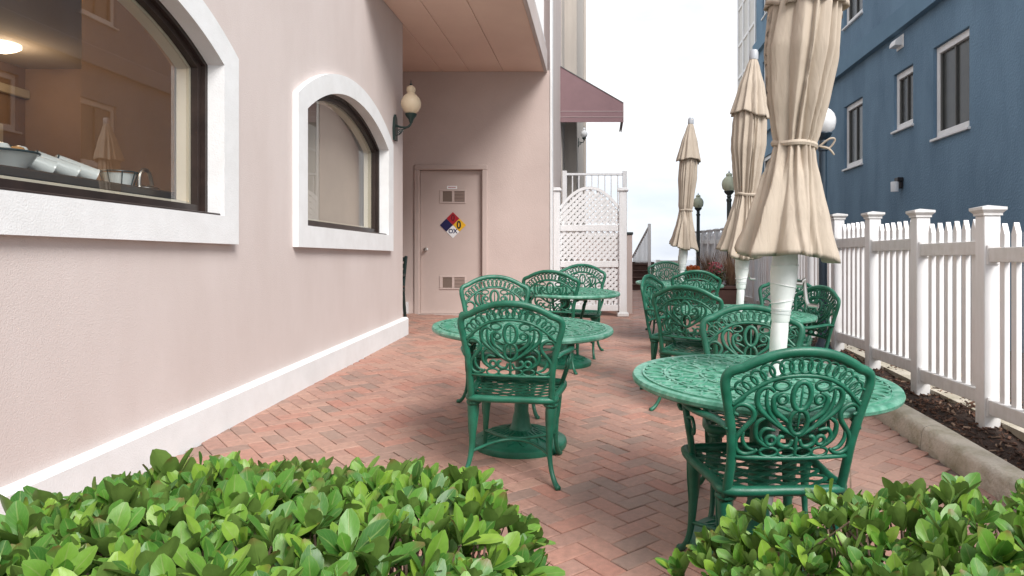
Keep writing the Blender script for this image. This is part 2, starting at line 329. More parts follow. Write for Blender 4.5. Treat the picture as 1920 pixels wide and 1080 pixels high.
def leaf_mat(name='evergreen_leaf', hue=(.5), c_dark=(.045,.150,.024), c_mid=(.10,.265,.033), c_light=(.25,.41,.045)):
    m = bpy.data.materials.new(name); m.use_nodes = True; t = m.node_tree; t.nodes.clear(); l = t.links.new
    out = N(t, 'ShaderNodeOutputMaterial'); b = N(t, 'ShaderNodeBsdfPrincipled')
    oi = N(t, 'ShaderNodeObjectInfo'); ge = N(t, 'ShaderNodeNewGeometry')
    ad = N(t, 'ShaderNodeMath', operation='ADD'); fr = N(t, 'ShaderNodeMath', operation='FRACT')
    l(oi.outputs['Random'], ad.inputs[0]); l(ge.outputs['Random Per Island'], ad.inputs[1]); l(ad.outputs[0], fr.inputs[0])
    r = N(t, 'ShaderNodeValToRGB'); e = r.color_ramp.elements
    e[0].color = (*c_dark, 1); e[1].color = (*c_light, 1); q = e.new(.45); q.color = (*c_mid, 1); q = e.new(.8); q.color = tuple((a+b_)/2 for a, b_ in zip(c_mid, c_light)) + (1,)
    l(fr.outputs[0], r.inputs[0])
    uv = N(t, 'ShaderNodeUVMap'); sp = N(t, 'ShaderNodeSeparateXYZ'); l(uv.outputs[0], sp.inputs[0])
    # u in 0..1 across, v along: thin pale midrib and side veins
    s1 = N(t, 'ShaderNodeMath', operation='SUBTRACT'); l(sp.outputs[0], s1.inputs[0]); s1.inputs[1].default_value = .5
    a1 = N(t, 'ShaderNodeMath', operation='ABSOLUTE'); l(s1.outputs[0], a1.inputs[0])
    rib = N(t, 'ShaderNodeMapRange'); rib.inputs['From Min'].default_value = .012; rib.inputs['From Max'].default_value = .05; rib.inputs['To Min'].default_value = 1; rib.inputs['To Max'].default_value = 0
    l(a1.outputs[0], rib.inputs[0])
    k1 = N(t, 'ShaderNodeMath', operation='MULTIPLY'); l(a1.outputs[0], k1.inputs[0]); k1.inputs[1].default_value = .8
    k2 = N(t, 'ShaderNodeMath', operation='SUBTRACT'); l(sp.outputs[1], k2.inputs[0]); l(k1.outputs[0], k2.inputs[1])
    k3 = N(t, 'ShaderNodeMath', operation='MULTIPLY'); l(k2.outputs[0], k3.inputs[0]); k3.inputs[1].default_value = 44
    k4 = N(t, 'ShaderNodeMath', operation='SINE'); l(k3.outputs[0], k4.inputs[0])
    vein = N(t, 'ShaderNodeMapRange'); vein.inputs['From Min'].default_value = .8; vein.inputs['From Max'].default_value = 1; vein.inputs['To Max'].default_value = .16; l(k4.outputs[0], vein.inputs[0])
    mxn = N(t, 'ShaderNodeMath', operation='MAXIMUM'); k5 = N(t, 'ShaderNodeMath', operation='MULTIPLY'); l(rib.outputs[0], k5.inputs[0]); k5.inputs[1].default_value = .55
    l(k5.outputs[0], mxn.inputs[0]); l(vein.outputs[0], mxn.inputs[1])
    mc = N(t, 'ShaderNodeMixRGB'); l(mxn.outputs[0], mc.inputs[0]); l(r.outputs[0], mc.inputs[1]); mc.inputs[2].default_value = (.27,.36,.11,1)
    # underside paler, edge a touch yellower
    edge = N(t, 'ShaderNodeMapRange'); edge.inputs['From Min'].default_value = .44; edge.inputs['From Max'].default_value = .5; edge.inputs['To Max'].default_value = .35; l(a1.outputs[0], edge.inputs[0])
    me_ = N(t, 'ShaderNodeMixRGB'); l(edge.outputs[0], me_.inputs[0]); l(mc.outputs[0], me_.inputs[1]); me_.inputs[2].default_value = (.23,.33,.08,1)
    bk = N(t, 'ShaderNodeMixRGB'); l(ge.outputs['Backfacing'], bk.inputs[0]); l(me_.outputs[0], bk.inputs[1]); bk.inputs[2].default_value = (.15,.25,.055,1)
    nz = N(t, 'ShaderNodeTexNoise'); nz.inputs['Scale'].default_value = 60; l(ge.outputs['Position'], nz.inputs['Vector'])
    mr = N(t, 'ShaderNodeMapRange'); mr.inputs['To Min'].default_value = .75; mr.inputs['To Max'].default_value = 1.2; l(nz.outputs['Fac'], mr.inputs[0])
    hv = N(t, 'ShaderNodeHueSaturation'); l(mr.outputs[0], hv.inputs['Value']); l(bk.outputs[0], hv.inputs['Color'])
    f7 = N(t, 'ShaderNodeMath', operation='MULTIPLY'); l(fr.outputs[0], f7.inputs[0]); f7.inputs[1].default_value = 7.31
    f8 = N(t, 'ShaderNodeMath', operation='FRACT'); l(f7.outputs[0], f8.inputs[0])
    f9 = N(t, 'ShaderNodeMath', operation='GREATER_THAN'); l(f8.outputs[0], f9.inputs[0]); f9.inputs[1].default_value = .80
    tp = N(t, 'ShaderNodeMapRange'); tp.inputs['From Min'].default_value = .80; tp.inputs['From Max'].default_value = 1.0; tp.inputs['To Max'].default_value = .85
    nv = N(t, 'ShaderNodeMath', operation='MULTIPLY_ADD'); l(nz.outputs['Fac'], nv.inputs[0]); nv.inputs[1].default_value = .30; l(sp.outputs[1], nv.inputs[2])
    nv2 = N(t, 'ShaderNodeMath', operation='SUBTRACT'); l(nv.outputs[0], nv2.inputs[0]); nv2.inputs[1].default_value = .15; l(nv2.outputs[0], tp.inputs[0])
    f10 = N(t, 'ShaderNodeMath', operation='MULTIPLY'); l(tp.outputs[0], f10.inputs[0]); l(f9.outputs[0], f10.inputs[1])
    tm_ = N(t, 'ShaderNodeMixRGB'); l(f10.outputs[0], tm_.inputs[0]); l(hv.outputs[0], tm_.inputs[1]); tm_.inputs[2].default_value = (.20,.13,.045,1)
    hv = tm_
    l(hv.outputs[0], b.inputs['Base Color']); b.inputs['Roughness'].default_value = .40; b.inputs['Specular IOR Level'].default_value = .5
    tl = N(t, 'ShaderNodeBsdfTranslucent'); l(hv.outputs[0], tl.inputs[0])
    ms = N(t, 'ShaderNodeMixShader'); ms.inputs[0].default_value = .3; l(b.outputs[0], ms.inputs[1]); l(tl.outputs[0], ms.inputs[2])
    bu = N(t, 'ShaderNodeBump'); bu.inputs['Strength'].default_value = .25; bu.inputs['Distance'].default_value = .002; bu.invert = True
    l(mxn.outputs[0], bu.inputs['Height']); l(bu.outputs[0], b.inputs['Normal'])
    l(ms.outputs[0], out.inputs[0])
    return m
M['leaf'] = leaf_mat()
M['leaf_yellow'] = leaf_mat('yellowing_leaf', c_dark=(.45,.36,.05), c_mid=(.55,.42,.06), c_light=(.5,.45,.08))

# ================================================================== SETTING
g = MB()
ys = [-60, -20, 0, 8, 16, 17.5]
for i in range(len(ys)-1):
    a, b = ys[i], ys[i+1]
    g.add([(-60,a,G(0,a)-.1),(60,a,G(0,a)-.1),(60,b,G(0,b)-.1),(-60,b,G(0,b)-.1)], [(0,1,2,3)])
o = part('ground', g, M['earth']); tag(o, kind='structure')
o.data.transform(Matrix.Translation((0, 0, -.12)))
g = MB(); g.add([(-200,17.5,.5),(200,17.5,.5),(200,42,.78),(-200,42,.78),(200,60,-1.5),(-200,60,-1.5),(200,80,-3.2),(-200,80,-3.2)], [(0,1,2,3),(3,2,4,5),(5,4,6,7)])
tag(part('beach', g, M['sand']), kind='structure')
g = MB(); g.add([(-6000,62,-2.4),(6000,62,-2.4),(6000,8000,-2.4),(-6000,8000,-2.4)], [(0,1,2,3)])
tag(part('sea', g, M['sea']), kind='structure')

g = MB(); g.add([(-30,-40,G(0,-40)-.03),(30,-40,G(0,-40)-.03),(30,-.2,G(0,-.2)-.03-.02),(-30,-.2,G(0,-.2)-.05)], [(0,1,2,3)])
tag(part('bounce_ground', g, mat('pale_concrete', (.46,.44,.41), .85, bump=.4, bscale=30, col2=(.38,.36,.33), vscale=1.5)), kind='structure')  # unseen pale concrete added behind the camera to bounce light onto the walls
# ---- brick paving (herringbone, 45 degrees)
bed = MB()
def gp(x, y, dz=0): return (x, y, G(x, y) + dz)
bed.add([gp(-4.2,-3,-.009), gp(2.06,-3,-.009), gp(2.06,15.9,-.009), gp(-4.2,15.9,-.009)], [(0,1,2,3)])
paving = part('brick_paving', bed, M['mortar']); tag(paving, kind='structure')
BL, BW, JT = .2, .1, .0038
bm_ = MB()
def brick_geo(mb, T):
    hx, hy, c, d = BL/2-JT/2, BW/2-JT/2, .0035, .025
    P = []
    for z, k in ((-d, 0), (-c*.8, 0), (0, c)):
        P += [(-hx+k,-hy+k,z), (hx-k,-hy+k,z), (hx-k,hy-k,z), (-hx+k,hy-k,z)]
    F = [(8,9,10,11)] + [(a+i, a+(i+1) % 4, a+4+(i+1) % 4, a+4+i) for a in (0, 4) for i in range(4)]
    mb.add([T @ Vector(p) for p in P], F)
brick_geo(bm_, Matrix.Identity(4)); brick_me = bm_.mesh('brick', M['brick'])
cand = []
R45 = Matrix.Rotation(radians(42), 2)
nA = Vector((-SX, -SY, 1)).normalized()
for p in range(-190, 190):
    for q in range(-190, 190):
        if (p - q) % 4: continue
        for (cx, cy, rot) in ((p+1, q+.5, 0), (p+2.5, q, pi/2)):
            v = R45 @ Vector((cx*BW, cy*BW))
            x, y = v.x, v.y + 6
            if y < -1.2 or y > 15.8 or x > 2.03: continue
            if x < (-2.34 if y < 8.05 else (-4.1 if y < 10.05 else -.7)): continue
            cand.append((x, y, rot + radians(42)))
def brick_T(x, y, rot):
    h = noise.noise((x*1.7, y*1.7, 3)) * .0022 + rnd.gauss(0, .0007)
    return Matrix.Translation((x, y, G(x, y) + h)) @ TILT @ Matrix.Rotation(rnd.gauss(0, .011), 4, 'X') @ Matrix.Rotation(rnd.gauss(0, .008), 4, 'Y') @ Matrix.Rotation(rot + rnd.gauss(0, .006), 4, 'Z')
def px(x, y, z): return (1125 + 1280*x/y, 487 + 1280*(EYE-z)/y)
def seen(x, y):
    if y < 2.45: return False
    a, b = px(x, y, G(x, y))
    if not (0 < a < 1920 and b < 1080): return False
    if a < 1000 and b > 955: return False
    if a > 1290 and b > 950: return False
    return True
vis = sorted([c for c in cand if seen(c[0], c[1])], key=lambda c: c[1])
near = vis[:300]; nearset = set(near)
for c in near: link('brick', brick_me, paving, mat=brick_T(*c))
fb = MB()
for c in cand:
    if c not in nearset: brick_geo(fb, brick_T(*c))
fo = part('brick_field', fb, M['brick'], paving, fix=False); fo['kind'] = 'stuff'

# ---- kerb, mulch bed, footing under the fence
def strip(mb, prof, y0, y1, n=1, wob=0):
    """profile of (x, height over the patio plane) swept along y"""
    rows = []
    for i in range(n+1):
        y = y0 + (y1-y0)*i/n
        rows.append([(x + wob*noise.noise((x*9, y*1.3, 1)), y, G(2.0, y) + z + wob*noise.noise((y*2, x*5, 7))) for x, z in prof])
    k = len(prof); vs_ = [p for r in rows for p in r]
    fs = [(i*k+j, i*k+j+1, (i+1)*k+j+1, (i+1)*k+j) for i in range(n) for j in range(k-1)]
    fs += [tuple(range(k)), tuple(n*k+j for j in range(k))]
    mb.add(vs_, fs)
for i in range(6):
    k = MB(); a = -1.5 + i*2.9
    strip(k, [(2.02,-.1),(2.015,.0),(2.028,.10),(2.045,.125),(2.07,.134),(2.17,.13),(2.185,.02),(2.185,-.1)], a, a+2.892, 24, .006)
    if i == 0: kerb = part('kerb', k, M['concrete'], smooth=50); tag(kerb, kind='structure')
    else: part('kerb_stone', k, M['concrete'], kerb, smooth=50)
mu = MB(); nx, ny = 16, 150
vs_ = []; fs = []
for j in range(ny+1):
    y = -1.5 + 17.2*j/ny
    for i in range(nx+1):
        x = 2.16 + 2.04*(i/nx)**1.6
        vs_.append((x, y, G(2.0, y) + .10 + .05*noise.noise((x*3, y*3, 2)) + .02*noise.noise((x*14, y*14, 5)) + .05*min(1, (x-2.2)/.4)))
for j in range(ny):
    for i in range(nx):
        a = j*(nx+1)+i; fs.append((a, a+1, a+nx+2, a+nx+1))
mu.add(vs_, fs); mulch = part('mulch_bed', mu, M['mulch'], smooth='all'); tag(mulch, kind='structure')
ch = MB(); chm = [mat('mulch_chip_'+n, c, .9, obj_vary=0) for n, c in (('dark',(.05,.026,.017)), ('red',(.12,.06,.038)), ('pale',(.24,.16,.11)))]
for i in range(6500):
    y = 2.2 + 11*rnd.random()**1.7; x = 2.19 + .79*rnd.random()
    z = G(2.0, y) + .105 + .05*noise.noise((x*3, y*3, 2)) + .02*noise.noise((x*14, y*14, 5)) + .05*min(1, (x-2.2)/.4) + .006*rnd.random()
    T = Matrix.Translation((x, y, z)) @ Matrix.Rotation(rnd.random()*6.3, 4, 'Z') @ Matrix.Rotation(rnd.gauss(0,.5), 4, 'X') @ Matrix.Rotation(rnd.gauss(0,.4), 4, 'Y')
    a, b, c = .008+.022*rnd.random(), .003+.006*rnd.random(), .002+.003*rnd.random()
    ch.mi = rnd.choices((0,1,2), (5,4,1))[0]
    ch.hexa([T @ Vector(p) for p in ((-a,-b,-c),(a,-b*.6,-c),(a*.9,b,-c),(-a,b*.7,-c),(-a,-b,c),(a,-b*.6,c),(a*.9,b,c),(-a,b*.7,c))])
tag(part('mulch_chips', ch, chm, mulch, fix=False), kind='stuff')

# ================================================================== PINK BUILDING
WX = -2.33; WEND = 8.06
bld = thing('pink_building', 'pink stucco building with arched white trimmed windows and a recessed service door', 'building', (-3.3, 4, .1))
def bpart(name, mb, mats, parent=bld, smooth=False):
    o = part(name, mb, mats, parent, smooth)
    off = Vector(bld.location)
    if parent is bld: o.location = -off
    return o
WZ0, WZ1 = -.4, 7.2
A_OUT, A_IN, R_OUT, R_IN, ZC = 1.19, 1.025, 2.01, 1.845, .91
SILL_IN, SILL_OUT = 1.527, 1.357
def zarch(dx, R): return ZC + sqrt(max(R*R - dx*dx, 0))
windows_y = [6.365, 3.13, -.10]
wl = MB(); T_ = .26
def wall_strip(y0, y1, segs):
    for z0, z1a, z1b in segs:       # front + back faces of one column (z1a at y0, z1b at y1)
        for x in (WX, WX - T_):
            wl.add([(x,y0,z0[0]),(x,y1,z0[1]),(x,y1,z1b),(x,y0,z1a)], [(0,1,2,3)])
edges = [-5.0]
prev = -5.0
for yc in sorted(windows_y):
    wall_strip(prev, yc-A_IN, [((WZ0,WZ0), WZ1, WZ1)])
    n = 24
    for i in range(n):
        a, b = -A_IN + 2*A_IN*i/n, -A_IN + 2*A_IN*(i+1)/n
        wall_strip(yc+a, yc+b, [((WZ0,WZ0), SILL_IN, SILL_IN), ((zarch(a,R_IN), zarch(b,R_IN)), WZ1, WZ1)])
    prev = yc + A_IN
wall_strip(prev, WEND, [((WZ0,WZ0), WZ1, WZ1)])
wl.add([(WX,WEND,WZ0),(WX-T_,WEND,WZ0),(WX-T_,WEND,WZ1),(WX,WEND,WZ1)], [(0,1,2,3)])
bpart('stucco_wall', wl, M['pink'])

def win_path(yc, a, sill, R, n=28):
    P = [(yc-a, sill), (yc+a, sill)]
    for i in range(n+1):
        dx = a - 2*a*i/n; P.append((yc+dx, zarch(dx, R)))
    return P
def ring(mb, P0, P1, xf, xb):
    """band between two outlines: front face at xf, going back to xb"""
    n = len(P0)
    vs_ = [(xf, *p) for p in P0] + [(xf, *p) for p in P1] + [(xb, *p) for p in P0] + [(xb, *p) for p in P1]
    fs = []
    for i in range(n):
        j = (i+1) % n
        fs += [(i,j,n+j,n+i), (n+i,n+j,3*n+j,3*n+i), (2*n+i,2*n+j,j,i), (3*n+i,3*n+j,2*n+j,2*n+i)]
    mb.add(vs_, fs)
for yc in windows_y:
    p_out, p_in = win_path(yc, A_OUT, SILL_OUT, R_OUT), win_path(yc, A_IN, SILL_IN, R_IN)
    f1, f2 = win_path(yc, A_IN+.004, SILL_IN-.004, R_IN+.004), win_path(yc, A_IN-.06, SILL_IN+.062, R_IN-.06)
    f3 = win_path(yc, A_IN-.078, SILL_IN+.08, R_IN-.078)
    fr = MB(); ring(fr, f1, f2, WX-.085, WX-.125)
    ring(fr, f1, win_path(yc, A_IN-.022, SILL_IN+.02, R_IN-.022), WX-.06, WX-.0851)
    win = bpart('arched_window', fr, M['brown_frame'], smooth=30)
    t = MB(); ring(t, p_out, p_in, WX+.045, WX-.058); part('window_trim', t, M['white_trim'], win, 30)
    t = MB(); t.cbox(WX-.07, WX+.02, yc-A_IN+.004, yc+A_IN+.02, SILL_IN+.002, SILL_IN+.014, .003); part('sill_flashing', t, M['brown_frame'], win)
    t = MB(); ring(t, f2, f3, WX-.126, WX-.20); part('inner_liner', t, M['cream_frame'], win, 30)
    t = MB(); n = len(f2); t.add([(WX-.118, *p) for p in f2], [tuple(range(n))]); part('pane', t, M['glass'], win, fix=False)

# baseboard follows the sloping patio
bb = MB()
def bb_run(x0, x1, ya, yb, n=20):
    for i in range(n):
        a, b = ya+(yb-ya)*i/n, ya+(yb-ya)*(i+1)/n
        vs_ = []
        for y in (a, b):
            z = G(WX, y) + .205; vs_ += [(x0,y,z-.5),(x1,y,z-.5),(x1,y,z-.02),(x1-.018,y,z),(x0,y,z)]
        bb.add(vs_, [(1,2,7,6),(2,3,8,7),(3,4,9,8)] + ([(0,4,3,2,1)] if i == 0 else []) + ([(5,6,7,8,9)] if i == n-1 else []))
bb_run(WX-.01, WX+.055, -5, WEND+.05)
bpart('baseboard', bb, M['white_trim'])
bpart('baseboard', MB().box(-4.2, -2.83, 10.02, 10.09, .1, G(-2.9,10)+.17), M['white_trim'])

# recess wall with door opening, side walls
DY = 10.1; DX0, DX1, DZT = -2.665, -1.745, 2.585
dz0 = G(-2.2, DY)
rw = MB(); zt = 4.06
rw.box(-4.3, DX0-.075, DY, DY+.2, .0, zt); rw.box(DX1+.075, -.745, DY, DY+.2, .0, zt); rw.box(DX0-.075, DX1+.075, DY, DY+.2, DZT+.06, zt)
rw.box(-4.4, -4.3, WEND-.3, DY+.2, 0, zt)
rw.box(-4.3, WX-T_, WEND-.2, WEND-.02, 0, zt)
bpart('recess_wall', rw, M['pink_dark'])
cs = MB(); cs.cbox(-.742, -.705, DY-.012, DY+.2, .2, 9, .006); bpart('corner_strip', cs, M['white'])
sw = MB(); sw.box(-1.2, -.715, DY+.2, 12.6, .2, 9); bpart('side_wall', sw, M['pink'])
fw = MB(); fw.box(-3.5, -.46, 13.5, 19.6, .2, 9); fw.box(-3.5,-.70,12.6,13.5,.2,9)
bpart('far_wall', fw, M['greige'])
dp = MB(); dp.tube([(-.435,19.55,.3),(-.435,19.55,9)], .045, 8); dp.cbox(-.46,-.42,19.2,19.3,.5,9,.005); bpart('downpipe', dp, M['greige'], smooth=True)
uw = MB(); uw.box(-3.6, -1.25, DY+.003, 12.3, zt, 9); bpart('upper_wall', uw, M['pink'])

# soffit panels and the fascia
SE = -.83
seams = [(-4.3,WX-.002),(WX,-1.93),(-1.925,-1.43),(-1.425,SE)]
for a, b in seams:
    s_ = MB(); y0 = WEND-.015 if b < WX else 6.6
    s_.cbox(max(a, WX+.003) if b > WX else a, b, y0, DY-.004, 4.04, 4.09, .006); bpart('soffit_panel', s_, M['soffit'])
s_ = MB(); s_.box(WX+.003, SE, 6.6, DY-.004, 4.085, 4.13); s_.box(-4.3, WX+.003, WEND+.002, DY-.004, 4.085, 4.13); bpart('soffit_backing', s_, M['slat_paint'])
s_ = MB(); s_.cbox(SE+.002, SE+.05, 6.55, DY-.006, 4.03, 4.36, .006); bpart('fascia', s_, M['pink'])
rl = MB()
rl.cbox(SE-.02, SE+.03, 6.6, DY-.1, 5.35, 5.42, .006); rl.cbox(SE-.02, SE+.03, 6.6, DY-.1, 4.42, 4.47, .006)
y = 6.7
while y < DY-.15: rl.box(SE-.005, SE+.015, y, y+.025, 4.47, 5.35); y += .11
bpart('balcony_railing', rl, M['white'])

# the service door
fr = MB()
for x0, x1 in ((DX0-.08, DX0-.003), (DX1+.003, DX1+.08)): fr.cbox(x0, x1, DY-.03, DY+.12, dz0-.05, DZT+.004, .008)
fr.cbox(DX0-.08, DX1+.08, DY-.03, DY+.12, DZT+.004, DZT+.075, .008)
fr.box(DX0-.075, DX1+.075, DY-.02, DY+.15, dz0-.1, dz0+.012)
do = bpart('service_door', MB().cbox(DX0, DX1, DY+.055, DY+.10, dz0+.014, DZT, .003), M['door'])
part('door_frame', fr, M['door'], do)
def vent(xc, zc):
    v = MB(); w_, h_ = .195, .10; yf = DY+.055
    v.cbox(xc-w_, xc+w_, yf-.012, yf, zc+h_-.022, zc+h_, .003); v.cbox(xc-w_, xc+w_, yf-.012, yf, zc-h_, zc-h_+.022, .003)
    v.cbox(xc-w_, xc-w_+.045, yf-.012, yf, zc-h_+.022, zc+h_-.022, .003); v.cbox(xc+w_-.02, xc+w_, yf-.012, yf, zc-h_+.022, zc+h_-.022, .003)
    v.cbox(xc-.012, xc+.024, yf-.012, yf, zc-h_+.022, zc+h_-.022, .003)
    vo = part('door_vent', v, M['door'], do)
    c_ = MB(); c_.add([(xc-w_+.04, yf-.0015, zc-h_+.02),(xc+w_-.015, yf-.0015, zc-h_+.02),(xc+w_-.015, yf-.0015, zc+h_-.02),(xc-w_+.04, yf-.0015, zc+h_-.02)], [(0,1,2,3)])
    part('vent_backing', c_, M['cavity'], do)
    s = MB()
    for i in range(7):
        z = zc-h_+.03+i*.021
        s.hexa([(xc+.026,yf-.011,z),(xc+w_-.022,yf-.011,z),(xc+w_-.022,yf-.003,z+.012),(xc+.026,yf-.003,z+.012),(xc+.026,yf-.011,z+.003),(xc+w_-.022,yf-.011,z+.003),(xc+w_-.022,yf-.003,z+.015),(xc+.026,yf-.003,z+.015)])
    part('vent_slats', s, M['slat_paint'], do)
vent(-2.19, 2.20); vent(-2.19, .92)
kb = MB(); kb.lathe([(0,0),(.03,0),(.032,.006),(.014,.012),(.013,.035),(.026,.042),(.029,.055),(.02,.068),(0,.071)], 16)
ko = part('door_knob', kb, M['steel'], do, True); ko.matrix_local = Matrix.Translation((DX0+.075, DY+.055, 1.41)) @ Matrix.Rotation(radians(90), 4, 'X')
hi = MB()
for z in (.75, 1.5, 2.35): hi.cbox(DX1-.004, DX1+.012, DY+.035, DY+.054, z, z+.1, .002)
part('hinges', hi, M['door'], do)

# --- text
def text_mesh(s, size, mats, name):
    cu = bpy.data.curves.new(name, 'FONT'); cu.body = s; cu.size = size; cu.align_x = 'CENTER'; cu.align_y = 'CENTER'; cu.extrude = .0006; cu.offset = size*.034
    tmp = bpy.data.objects.new(name, cu); C.objects.link(tmp)
    dg = bpy.context.evaluated_depsgraph_get(); me = bpy.data.meshes.new_from_object(tmp.evaluated_get(dg))
    bpy.data.objects.remove(tmp); me.materials.clear(); me.materials.append(mats); return me
STAND = Matrix.Rotation(radians(90), 4, 'X')
sg = thing('hazard_sign', 'diamond hazard sign with red, yellow, white and blue quarters on the service door', 'sign', (-2.187, DY+.052, 1.775))
q = .098
def dia(cx, cz, m_, name):
    d = MB(); d.prism([(cx-q+.002,cz),(cx,cz-q+.002),(cx+q-.002,cz),(cx,cz+q-.002)], 'y', -.004, 0); return part(name, d, m_, sg)
dia(0, q, M['red'], 'red_quarter'); dia(q, 0, M['yellow'], 'yellow_quarter'); dia(0, -q, M['sign_white'], 'white_quarter'); dia(-q, 0, M['navy'], 'blue_quarter')
for s, x, z, sz, m_ in (('0', 0, q+.005, .13, M['ink_red']), ('0', q-.01, -.003, .15, M['ink']), ('OX', 0, -q+.005, .085, M['ink_navy'])):
    o = link('lettering', text_mesh(s, sz, m_, 'lettering'), sg, mat=Matrix.Translation((x, -.0048, z)) @ STAND)
    o.scale = (.85 if s == '0' else 1, 1.05, 1)
lb = tag(part('door_label', MB().cbox(-.075, .075, -.003, 0, -.024, .024, .001), M['sign_white']), 'small white printed label above the upper door vent', 'label')
lb.location = (-2.20, DY+.0535, 2.335)
tx = MB()
for i in range(9): tx.box(-.055+i*.0125, -.055+i*.0125+.008, -.0042, -.0036, -.008, .008)
part('print', tx, M['red'], lb)

# --- the room behind the windows
rm = MB(); X0, X1, Y0, Y1, Z0, Z1 = -6.6, WX-T_-.003, -3.0, 7.84, .3, 3.45
rm.add([(X0,Y0,Z0),(X0,Y1,Z0),(X0,Y1,Z1),(X0,Y0,Z1)], [(0,1,2,3)]); rm.add([(X0,Y1,Z0),(X1,Y1,Z0),(X1,Y1,Z1),(X0,Y1,Z1)], [(0,1,2,3)]); rm.add([(X0,Y0,Z0),(X1,Y0,Z0),(X1,Y0,Z1),(X0,Y0,Z1)], [(0,1,2,3)])
bpart('room_wall', rm, M['inside_wall'])
bpart('room_floor', MB().box(X0, X1, Y0, Y1, Z0-.05, Z0), M['carpet']); bpart('room_ceiling', MB().box(X0, X1, Y0, Y1, Z1, Z1+.05), M['inside_ceiling'])
bpart('room_dado', MB().box(X0, X0+.03, Y0, Y1, Z0, 1.62), M['inside_blue'])
dr = MB(); dr.cbox(X0, X0+.05, Y0, Y1, 1.62, 1.7, .01); dr.cbox(X0, X0+.06, Y0, Y1, 3.1, 3.2, .01)
bpart('room_moulding', dr, M['cream_frame'])
pt = MB(); pt.box(X1-.9, X1-.02, 4.60, 4.74, Z0, Z1); bpart('room_partition', pt, M['inside_wall'])
bl = MB(); bl.box(X1-.03, X1-.02, 5.2, 7.7, 1.2, 3.3); bpart('roller_blind', bl, M['blind'])
# openings in the room's back wall
for yy in (4.4, 7.0):
    f = MB()
    f.cbox(X0+.002, X0+.05, yy-.5, yy-.42, 1.72, 2.75, .008); f.cbox(X0+.002, X0+.05, yy+.42, yy+.5, 1.72, 2.75, .008); f.cbox(X0+.002, X0+.05, yy-.42, yy+.42, 2.67, 2.75, .008)
    bpart('wall_panel_frame', f, M['cream_frame'])
CT = 1.675
ct = MB(); ct.cbox(X1-.62, X1-.01, 1.2, 4.58, CT-.05, CT, .008); bpart('window_counter', ct, M['counter'])
cl_ = MB(); cl_.lathe([(.16,.06),(.16,.03),(.12,0),(.05,-.03),(0,-.04)], 24); cl_me = cl_.mesh('ceiling_lamp', M['lit'], True)
for (x, y, e_, lab) in ((-6.05, 6.9, 3, 'lit round ceiling lamp deep inside the room behind the near window'), (-5.3, 3.0, 30, 'added unseen ceiling lamp that brightens the counter side of the room behind the near window')):  # the second lamp is added out of view to light the room's front
    lampd = bpy.data.lights.new('room_lamp', 'POINT'); lampd.energy = e_; lampd.color = (1, .74, .48); lampd.shadow_soft_size = .12
    lo = bpy.data.objects.new('room_lamp', lampd); C.objects.link(lo); lo.location = (x, y, 3.2)
    tag(link('ceiling_lamp', cl_me, loc=(x, y, Z1-.065)), lab, 'lamp', 'round ceiling lamps in the room')

# things on the counter
bw = thing('serving_bowl', 'white bowl with a dark rim and pastries inside the near window', 'bowl', (-2.86, 3.28, CT+.002))
b = MB(); b.lathe([(0,.006),(.06,.0),(.065,.012),(.10,.05),(.125,.095),(.132,.10),(.128,.106),(.118,.095),(.09,.05),(.0,.02)], 32); part('bowl', b, M['ceramic'], bw, True)
b = MB(); b.tube([(.131*cos(a*pi/16), .131*sin(a*pi/16), .101) for a in range(32)], .006, 6, closed=True); part('rim', b, M['dark_rim'], bw, True)
for i in range(6):
    a = i*1.05; p = MB(); p.lathe([(0,-.02),(.03,-.015),(.036,.004),(.024,.024),(0,.03)], 10, (.06*cos(a), .06*sin(a), .10+.01*(i % 2)))
    part('pastry', p, M['food'] if i % 3 == 0 else M['ceramic'], bw, True)
def tumbler_mesh():
    b = MB(); b.lathe([(0,0),(.033,0),(.037,.01),(.047,.19),(.05,.2),(.046,.2),(.042,.19),(.034,.02),(0,.015)], 28); return b
tl = ['nearest', 'middle', 'farthest']
tb0 = None
for i, yy in enumerate((3.50, 3.66, 3.80)):
    t_ = thing('tumbler', f'white ribbed tumbler lying on its side, {tl[i]} of the row in the near window', 'tumbler', group='white tumblers lying inside the near window')
    b = link('cup', tb0, t_) if tb0 else part('cup', tumbler_mesh(), M['ceramic'], t_, True)
    tb0 = b.data
    r_ = MB(); r_.tube([(.036*cos(a*pi/14), .036*sin(a*pi/14), .006) for a in range(28)], .004, 5, closed=True)
    part('dark_band', r_, M['dark_rim'], t_, True)
    t_.matrix_world = Matrix.Translation((-2.96, yy-.10, CT+.125)) @ Matrix.Rotation(radians(52), 4, 'Z') @ Matrix.Rotation(radians(112), 4, 'Y')
bk = thing('wire_basket', 'small wire basket with a white lining beside the window corner', 'basket', (-2.84, 4.03, CT+.002))
b = MB(); b.lathe([(0,.0),(.06,.0),(.085,.09),(.08,.09),(.055,.008),(0,.008)], 20); part('lining', b, M['ceramic'], bk, True)
b = MB()
for z, r_ in ((.1,.095),(.004,.068)): b.tube([(r_*cos(a*pi/10), r_*sin(a*pi/10), z) for a in range(20)], .004, 5, closed=True)
for k in range(8):
    a = k*pi/4; b.tube([(.068*cos(a),.068*sin(a),.004),(.095*cos(a),.095*sin(a),.1)], .003, 5)
part('wire_frame', b, M['dark_rim'], bk, True)
nb = tag(part('napkin_box', MB().cbox(-.07,.07,-.16,.16,0,.085,.006), M['ceramic']), 'white box at the left end of the counter inside the near window', 'box'); nb.location = (-2.75, 2.86, CT+.002)
kt = thing('chrome_urn', 'curved chrome handle on a coffee urn beside the window corner', 'urn', (-2.83, 4.25, CT+.002))
b = MB(); b.lathe([(0,0),(.07,0),(.075,.01),(.075,.03),(.06,.04),(0,.045)], 20); part('urn_base', b, M['steel'], kt, True)
